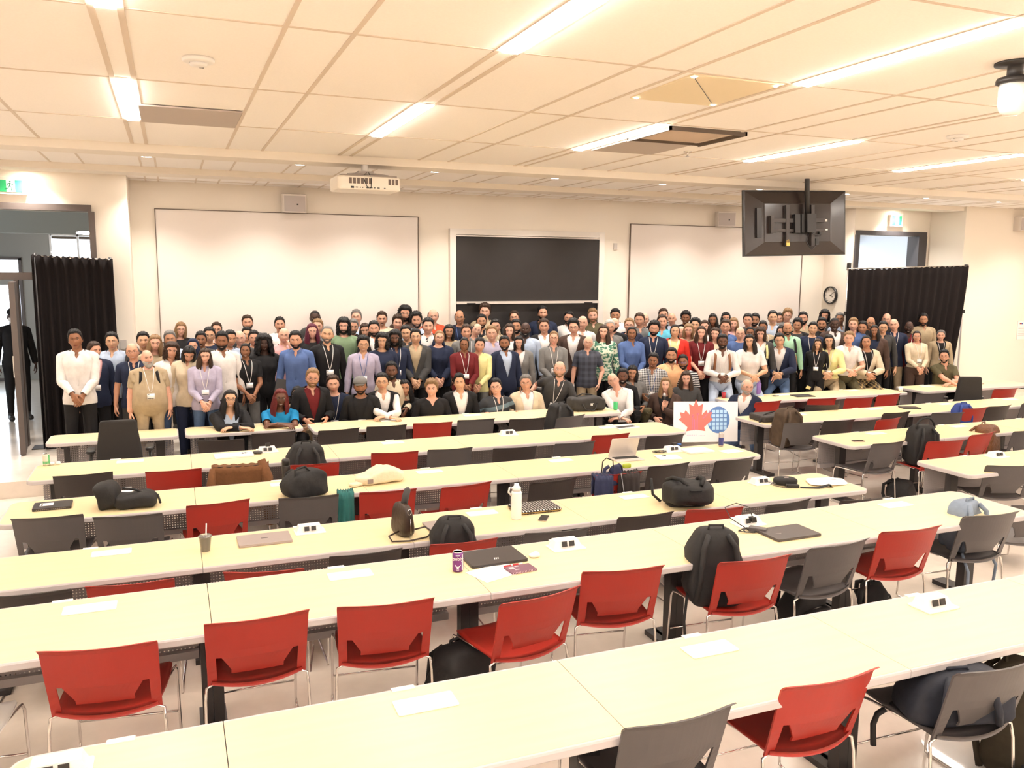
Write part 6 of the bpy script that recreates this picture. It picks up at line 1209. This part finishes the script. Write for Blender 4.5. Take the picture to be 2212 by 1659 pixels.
PEOPLE="""
-2.41|15.80|1.85|g|K|k|x|S|k|k|k|D|man in black with cap and white face mask in the corridor
-1.12|11.52|1.78|e|S|k||S|w|w|k|C|tall dark-haired man in white shirt with clasped hands before the left black curtain
-0.91|11.84|1.60|b|S|e||J|n|p|k|D|man in navy suit with pink shirt looking sideways, behind the man in white shirt
-0.76|12.26|1.68|c|S|k|g|S|l|l|k|D|man with glasses and pale blue check shirt at the right hem of the left curtain
-0.49|11.59|1.59|b|R|s|g|P|n|n|d|D|balding older man with dark-rimmed glasses and navy polo at far left
-0.37|12.16|1.69|c|S|k||S|d|d|k|D|smiling man with spiky black hair by the wall light switch
-0.22|11.90|1.67|a|L|u||W|t|t|k|D|woman with long straight fair hair behind the bald grey-bearded man
-0.30|11.30|1.53|a|B|s|B|T|t|t|t|D|large bald man with long grey beard, beige t-shirt and backpack straps
-0.04|12.38|1.68|d|S|s|m|S|l|l|k|D|grey-haired man partly hidden behind the woman with wavy dark hair
0.12|13.91|1.71|a|M|u|g|W|k|k|k|D|tall woman with glasses and shoulder-length hair against the left whiteboard
-0.02|11.64|1.58|b|C|e||S|w|w|j|D|woman with wavy dark shoulder-length hair and white blouse at left
0.24|11.90|1.61|b|H|n|g|W|n|n|n|D|woman in navy headscarf with blue glasses behind the brown long-haired woman
0.18|11.43|1.54|b|M|k||S|c|c|n|D|woman looking down with dark fringe and cream blouse
0.37|11.30|1.53|a|L|e||S|v|v|j|C|woman with very long brown hair, lavender blouse and badge, hands clasped
0.36|12.55|1.65|e|S|k|m|S|d|d|k|D|brown-skinned man with moustache behind the woman in navy headscarf
0.49|12.87|1.69|c|S|k|g|T|n|n|k|D|black-haired man with glasses in navy t-shirt, left group
0.64|13.94|1.69|b|S|e|g|S|w|w|k|D|man with short hair and glasses against left whiteboard, behind navy t-shirt man
0.59|11.58|1.71|e|S|k|b|S|w|w|d|D|bearded man in white shirt with chest stripe smiling behind the lavender blouse
0.75|12.20|1.68|d|S|k||S|l|l|k|D|dark-haired man in pale blue collar looking right in left group
0.88|12.52|1.66|a|R|w|g|S|d|d|k|D|white-haired balding man with glasses and flushed face
1.11|13.98|1.80|b|S|e|b|S|g|g|k|D|tallest man against left whiteboard with short hair and dark chin beard
1.06|13.57|1.63|c|S|k|g|S|k|k|k|D|black-haired man with glasses peeking below the tallest man
1.11|12.93|1.62|b|S|k|g|W|p|p|k|D|person in pale pink with dark hair and glasses beside the big curly hair
0.89|11.72|1.55|e|P|k||P|k|k|g|C|woman in black polo with badge and grey trousers, hair tied back
1.16|11.95|1.62|g|Q|k||W|k|k|k|D|woman with large black curly hair and sleeveless black top
1.61|13.98|1.76|b|S|k|m|S|w|w|k|D|man with moustache and white shirt against left whiteboard
1.48|12.39|1.70|a|B|s|g|S|p|p|k|H|bald man in pink shirt resting fingers on his chin
1.53|11.58|1.70|b|S|k|b|S|b|l|k|D|man with thick dark beard and blue shirt holding a black folder
1.93|12.69|1.73|a|L|z|g|W|k|k|k|D|woman with long purple-red hair, glasses and black top
2.17|13.98|1.87|g|U|k||T|d|d|k|D|tall very dark-skinned man in grey t-shirt against left whiteboard
2.16|13.68|1.74|a|S|u||S|g|g|k|D|red-faced man half hidden behind the purple-haired woman
0.64|11.05|1.01|c|L|k|g|J|k|l|k|A|woman with round glasses and long dark hair resting arms on front table
1.26|11.05|0.97|f|L|r|g|T|B|B|k|A|woman with red braids and glasses in bright blue dress leaning on front table
1.50|11.27|0.94|c|P|k||P|t|t|t|K|woman in beige top with blue lanyard kneeling at the gap between front tables
1.69|11.16|1.23|b|S|u|gb|J|k|m|k|K|man with glasses and ginger beard in black jacket and maroon shirt
1.99|11.37|1.11|a|S|e||T|n|n|k|N|man in navy henley with badge crouching behind front table
1.98|11.70|1.76|c|U|s|s|S|k|k|k|D|man in black shirt with red collar lining and hanging badge
2.43|12.89|1.79|a|C|k|b|W|G|G|k|D|man with long dark hair, beard and sage green sweater
2.69|13.41|1.74|b|S|s|b|S|k|k|k|D|man with grey beard and dark shirt behind the sage green sweater
2.85|13.98|1.87|a|S|s|g|S|l|l|k|D|grey-haired older man standing at back under the projector
2.80|13.06|1.70|b|M|e||W|g|g|k|D|woman with brown hair left of the grey-bearded man in white collar
2.84|12.61|1.76|b|S|k|b|J|k|w|k|D|man with dark hair, greying beard and white open collar
2.46|11.58|1.61|c|W|k|g|S|v|v|d|D|man with bowl-cut hair, lavender shirt and blue lanyard
2.75|11.70|1.64|c|C|k|g|W|n|n|k|D|woman with curly black bob, glasses and navy top
2.98|11.88|1.66|f|C|k|b|S|n|n|k|D|dark-skinned man in navy shirt with bushy hair and badge
3.29|13.98|1.83|b|S|e|m|W|c|c|k|D|smiling man with moustache and cream sweater against left whiteboard
3.48|13.65|1.78|a|W|e||S|d|d|k|D|young man with wavy brown hair in front of the curly-haired tall man
3.69|13.98|1.92|b|C|k|gb|S|e|e|k|D|tallest curly-haired man with beard and glasses at whiteboard edge
3.71|13.33|1.84|b|W|k|b|S|l|l|k|D|man with thick dark hair and moustache left of the suit and tie
3.26|12.32|1.70|c|S|k||S|d|d|k|D|black-haired man in charcoal shirt behind the grey suit
3.32|11.98|1.67|c|S|k|g|J|d|t|k|C|man with glasses in dark grey suit with beige shirt, hands clasped
3.65|12.45|1.80|a|S|k||J|n|w|k|D|man in navy suit, white shirt and striped tie
4.19|13.98|1.87|a|R|e|gm|S|r|r|k|D|balding man with moustache, glasses and orange-red shirt at back
3.72|12.08|1.64|a|P|u|g|J|n|n|k|C|fair-haired woman with glasses in navy blazer and navy dress
2.29|11.05|1.11|e|F|k|s|J|k|k|k|K|man in grey flat cap and black jacket crouching behind front table
2.80|11.37|1.26|f|S|k|b|S|c|c|k|K|dark-skinned young man in cream shirt crouching behind the vest wearer
2.61|11.15|1.14|c|S|k|g|V|w|w|k|A|man with glasses, white shirt and black vest with arms folded on table
2.99|11.38|0.92|d|L|k||W|k|k|k|K|smiling woman with long black hair at right elbow of the vest wearer
3.28|11.05|1.03|a|W|u||W|k|k|k|K|young blond man in black v-neck sweater behind front table
4.06|12.67|1.68|d|M|k||W|t|t|k|D|dark-haired woman in beige top beside the fair-haired navy blazer
4.67|13.98|1.84|d|R|k|g|T|n|n|k|D|thin man with receding hair, glasses and blue lanyard before blackboard
4.20|12.24|1.71|b|S|e||S|g|g|k|D|short-haired man in grey shirt behind the red blouse
4.61|12.90|1.68|a|R|e|g|S|g|g|k|D|balding man with glasses tilting his head before the blackboard
5.14|13.98|1.94|a|W|e||S|t|t|k|D|tallest young man before the blackboard with brown quiff
4.97|13.67|1.78|d|S|k|s|S|k|k|k|D|young man with black hair in dark shirt below the brown quiff
5.01|13.10|1.72|b|S|k||S|t|t|k|D|dark-haired man behind the short-haired person in striped cardigan
3.94|11.58|1.57|e|P|k|g|S|m|k|k|C|woman in dark red blouse with glasses and badge, hands clasped
4.21|11.65|1.54|b|S|k||S|y|k|g|C|short-haired person in pale striped cardigan and grey trousers
4.50|11.93|1.70|a|S|u|g|S|v|w|k|D|man with glasses and lavender shirt over white t-shirt
4.57|11.58|1.57|e|S|k|b|J|n|l|n|D|bearded man in dark navy suit and pale open shirt at centre
4.85|12.08|1.72|a|M|e||W|w|w|k|D|woman with brown hair behind the black bob and white sweater
5.70|13.98|1.82|b|S|e|gs|S|d|d|k|D|man with dark-rimmed glasses before blackboard centre
5.24|12.76|1.74|d|S|k|b|S|k|k|k|D|dark-haired man with thin beard left of the bald man in pale blue shirt
4.86|11.72|1.56|a|M|k|g|J|g|w|d|D|woman with dark bob and glasses, white sweater and grey cardigan
5.19|12.24|1.73|g|B|k|b|S|l|l|k|D|bald dark-skinned man with beard and pale blue shirt
6.27|13.98|1.90|b|S|k|b|J|n|k|k|D|tall bearded man in navy suit before the blackboard
5.60|12.44|1.76|b|S|e||J|k|w|k|D|man in black suit and white open collar below the tall bearded man
5.38|11.58|1.63|a|P|u|g|S|g|g|d|C|woman in grey shirt with glasses and badge left of the dark suit
5.26|11.10|1.22|a|R|u|gs|P|d|d|d|L|grey-bearded man in dark grey polo leaning over with badge
3.71|11.11|1.09|c|S|k||J|k|w|k|K|black-haired man in black suit and white shirt behind front table
4.25|11.10|0.95|a|S|k|g|P|3|3|k|N|man with glasses in dark striped short-sleeve shirt behind front table
4.72|11.10|1.04|b|S|s|g|J|c|w|k|K|woman with short greying hair, glasses and cream jacket behind front table
6.79|13.98|1.80|b|S|k|gb|S|w|w|k|D|bearded man with black-rimmed glasses and white shirt before blackboard
5.92|12.01|1.77|a|W|k|g|J|e|w|k|D|man with tousled dark hair, plum blazer and white shirt
6.37|12.59|1.80|a|B|u|g|S|w|w|k|D|bald man with glasses and white shirt before blackboard edge
7.29|13.98|1.84|a|S|u|b|S|o|o|k|D|tall ginger-bearded man in olive plaid shirt at blackboard edge
5.97|11.58|1.54|a|R|w|g|P|1|1|t|Q|older white-haired man in dark plaid polo with hand in pocket
6.31|11.73|1.70|a|L|e||W|4|4|k|D|woman with long brown hair and green leaf-patterned blouse
6.65|12.14|1.75|b|S|w|g|S|g|g|k|D|grey-white haired man with glasses behind the green-patterned blouse
6.90|12.45|1.77|a|B|u|gb|S|k|k|k|D|bald man with dark beard and glasses in black
7.77|13.98|1.84|d|S|k||S|w|w|k|D|dark-haired man at back between blackboard and right whiteboard
7.27|12.59|1.74|a|S|u|g|J|n|n|k|D|fair-haired man with glasses in dark suit behind the sky blue shirt
6.81|11.70|1.67|e|P|k||S|b|b|k|C|woman in sky blue shirt with hair tied back and hands joined
7.68|12.95|1.81|b|S|e||S|g|g|k|D|brown-haired man in grey shirt at the right whiteboard edge
8.31|13.81|1.76|a|R|w|g|S|k|k|k|D|balding man with glasses half hidden behind the brown-haired grey shirt
7.24|11.73|1.74|b|W|k|gb|S|n|n|k|D|bearded young man with glasses, navy shirt and badge
7.94|12.60|1.79|b|S|e||P|q|q|k|D|short-haired man in bright turquoise shirt
8.83|13.98|1.83|b|S|e|s|S|g|g|k|D|man at back directly behind the turquoise shirt
8.74|13.55|1.78|b|B|s||J|k|l|k|D|bald man in dark blazer right of the turquoise shirt
7.62|11.70|1.69|c|P|k||J|R|y|k|D|woman in bright red jacket with badge
8.09|12.23|1.62|a|R|u|g|T|p|p|k|D|pink-faced man with glasses peeking right of the red jacket
9.27|13.88|1.77|e|W|k||S|k|k|k|D|young man with thick black hair at back above the glasses woman in beige
8.02|11.91|1.68|a|M|u|g|W|t|t|k|D|woman with glasses and beige blouse right of the red jacket
8.67|12.68|1.71|c|W|k||S|g|g|k|D|black-haired man behind the woman in maroon top
8.05|11.58|1.66|a|L|e||T|m|m|k|C|woman with long dark brown hair, maroon top and badge
6.07|10.95|1.23|a|B|w|g|S|w|w|k|A|bald older man in white shirt leaning low over the table end
6.34|11.13|1.07|f|S|k|b|S|k|k|k|K|dark-skinned bearded man in black shirt beside the leaning bald man
6.61|11.31|1.09|d|M|k||S|g|g|o|K|man with chin-length black hair and grey shirt crouching
6.99|11.33|1.27|e|S|k||S|2|2|k|K|man in black and white check shirt with blue lanyard
6.99|10.95|1.13|a|L|u||J|e|k|k|I|fair long-haired woman in brown blazer holding a microphone
7.37|11.40|1.33|d|S|k|b|S|a|a|k|K|man in peach shirt with short beard crouching
7.56|11.36|1.22|e|S|k|gb|P|5|5|k|K|man with blue glasses, full beard and black and white striped shirt
7.43|11.05|0.93|a|L|e||W|d|d|k|K|woman with brown wavy hair behind the poster board
7.99|10.23|1.15|a|R|w|gb|J|n|w|j|O|bald white-bearded man in navy blazer kneeling and holding the poster board
9.46|13.26|1.76|e|L|k||S|d|d|k|D|dark-skinned woman with long black hair against right whiteboard
8.63|12.33|1.70|a|M|e||S|w|w|k|D|brown-haired woman between black-haired man and long-haired dark woman
8.40|11.70|1.62|a|M|e||W|c|c|k|D|young woman with light brown hair behind the white-shirted backpack wearer
10.29|13.98|1.75|b|M|k||S|k|k|k|D|person with black hair against right whiteboard, face half hidden
8.79|11.95|1.73|b|S|e|g|S|b|b|k|D|man with glasses in dark blue short-sleeve shirt
9.40|12.54|1.73|a|M|u||S|p|p|k|D|fair-haired woman right of the dark blue shirt
8.82|11.58|1.63|a|R|e|g|T|b|b|k|D|balding man with glasses behind the seated long-haired white tee
8.20|11.20|1.55|f|S|k|gb|S|w|w|l|S|bearded man with glasses, white shirt and brown backpack straps seated on desk
9.85|12.73|1.78|b|S|k|g|S|d|d|k|D|man with black hair and glasses against right whiteboard
10.19|12.95|1.77|d|S|k|b|S|e|e|k|D|bearded man with cropped hair right of the man with black hair and glasses
9.89|12.34|1.67|e|S|k|g|S|t|t|k|D|dark-skinned man below the cropped bearded man
9.46|12.14|1.59|e|P|k|g|S|k|k|k|D|dark woman with glasses peeking above the seated long-haired white tee
9.24|11.58|1.61|a|C|e||J|d|w|k|D|curly short-haired woman in grey jacket with yellow bag straps
8.75|11.24|1.54|c|L|k||T|w|w|l|S|woman with long black hair and white t-shirt seated on desk
10.28|12.55|1.84|c|S|k|g|S|l|l|k|D|tall man with glasses and light blue shirt against right whiteboard
11.35|13.66|1.73|b|S|k|g|S|g|g|k|D|person with dark fringe between the tall blue shirt and the fair man
11.41|13.49|1.81|a|W|u|g|S|g|g|k|D|fair-haired man with glasses at back right of whiteboard
9.89|11.84|1.62|b|M|k||S|k|k|k|D|dark-haired woman peeking left of the mint green shirt
9.90|11.69|1.69|d|R|k|s|S|M|M|k|D|man in mint green shirt with black backpack strap
9.61|11.54|1.51|c|S|k|g|J|n|w|j|S|man with glasses and navy jacket over white t-shirt seated on desk
10.52|12.17|1.71|d|W|k||J|k|d|k|D|dark-haired person in black leather jacket
11.28|12.90|1.79|b|S|k|b|S|t|t|k|D|man with short dark beard at the right end of the whiteboard
10.55|11.79|1.67|c|S|k||T|n|n|k|D|short-haired man in navy t-shirt right of the black leather jacket
10.99|12.07|1.73|d|S|k|s|S|k|k|k|D|man with black hair and stubble below the clock
12.09|13.20|1.81|b|C|k||S|d|d|k|D|curly-haired young man directly below the clock
10.34|11.42|1.41|c|L|e||S|k|k|k|B|woman with long brown hair in black blouse and badge at right
12.11|12.81|1.77|d|S|s|g|S|l|l|k|D|grey-haired man with glasses at left hem of right curtain
10.96|11.71|1.75|g|U|k||J|e|w|k|D|dark-skinned man in plum cardigan over white t-shirt
11.47|11.80|1.73|a|S|u||S|b|b|k|D|broad man in blue shirt before the right curtain
11.64|11.75|1.67|d|S|k||S|d|d|k|D|smiling dark-haired man right of the broad blue shirt
12.01|11.92|1.74|d|B|k|g|S|k|k|k|D|bald man with glasses before the right curtain, left of the other bald man
10.59|11.43|1.48|c|M|k|g|S|y|y|t|S|woman with glasses and pale yellow blouse seated on desk
10.95|11.34|1.53|a|S|u||P|w|w|o|S|short-haired woman in white blouse and olive trousers seated on desk
11.31|11.30|1.46|d|P|k||J|c|k|6|S|woman in cream blazer with patterned skirt and badge
11.60|11.42|1.63|e|L|k||J|e|n|k|D|woman with long black hair and wide smile in plum cardigan
12.64|12.17|1.79|a|R|e|g|S|k|k|k|D|balding man with glasses tallest before the right curtain
11.97|11.58|1.68|c|S|k|g|S|d|d|k|D|man with pale face and dark hair beside the bald navy shirt
12.37|11.73|1.71|a|B|u||S|n|n|t|D|tall bald man in navy shirt, khaki trousers and badge
12.73|11.71|1.66|g|B|k|gs|S|m|m|k|D|bald dark-skinned man with maroon shirt before right curtain
12.56|11.36|1.51|b|P|k|g|W|c|c|e|C|woman in cream sweater and brown skirt with long dark ponytail
13.63|12.20|1.77|d|S|k|b|S|t|t|k|D|bearded man with backpack in tan shirt before right curtain
13.64|11.78|1.47|a|S|s||J|t|k|k|D|grey-haired person in tan blazer over black top at far right
12.97|11.10|1.17|b|S|k|gs|P|o|o|k|A|seated man with glasses and olive polo behind the right front table
"""
for ln in PEOPLE.strip().split('\n'):
    f=ln.split('|');person(float(f[0]),float(f[1]),float(f[2]),*f[3:])
for n_,o_ in(('microphone',(.0,-.03,.075)),('folder',(.06,-.07,.03))): bpy.data.objects[n_].location=HANDS[n_]+Vector(o_)
bpy.data.orphans_purge(do_local_ids=True) if hasattr(bpy.data,'orphans_purge') else None
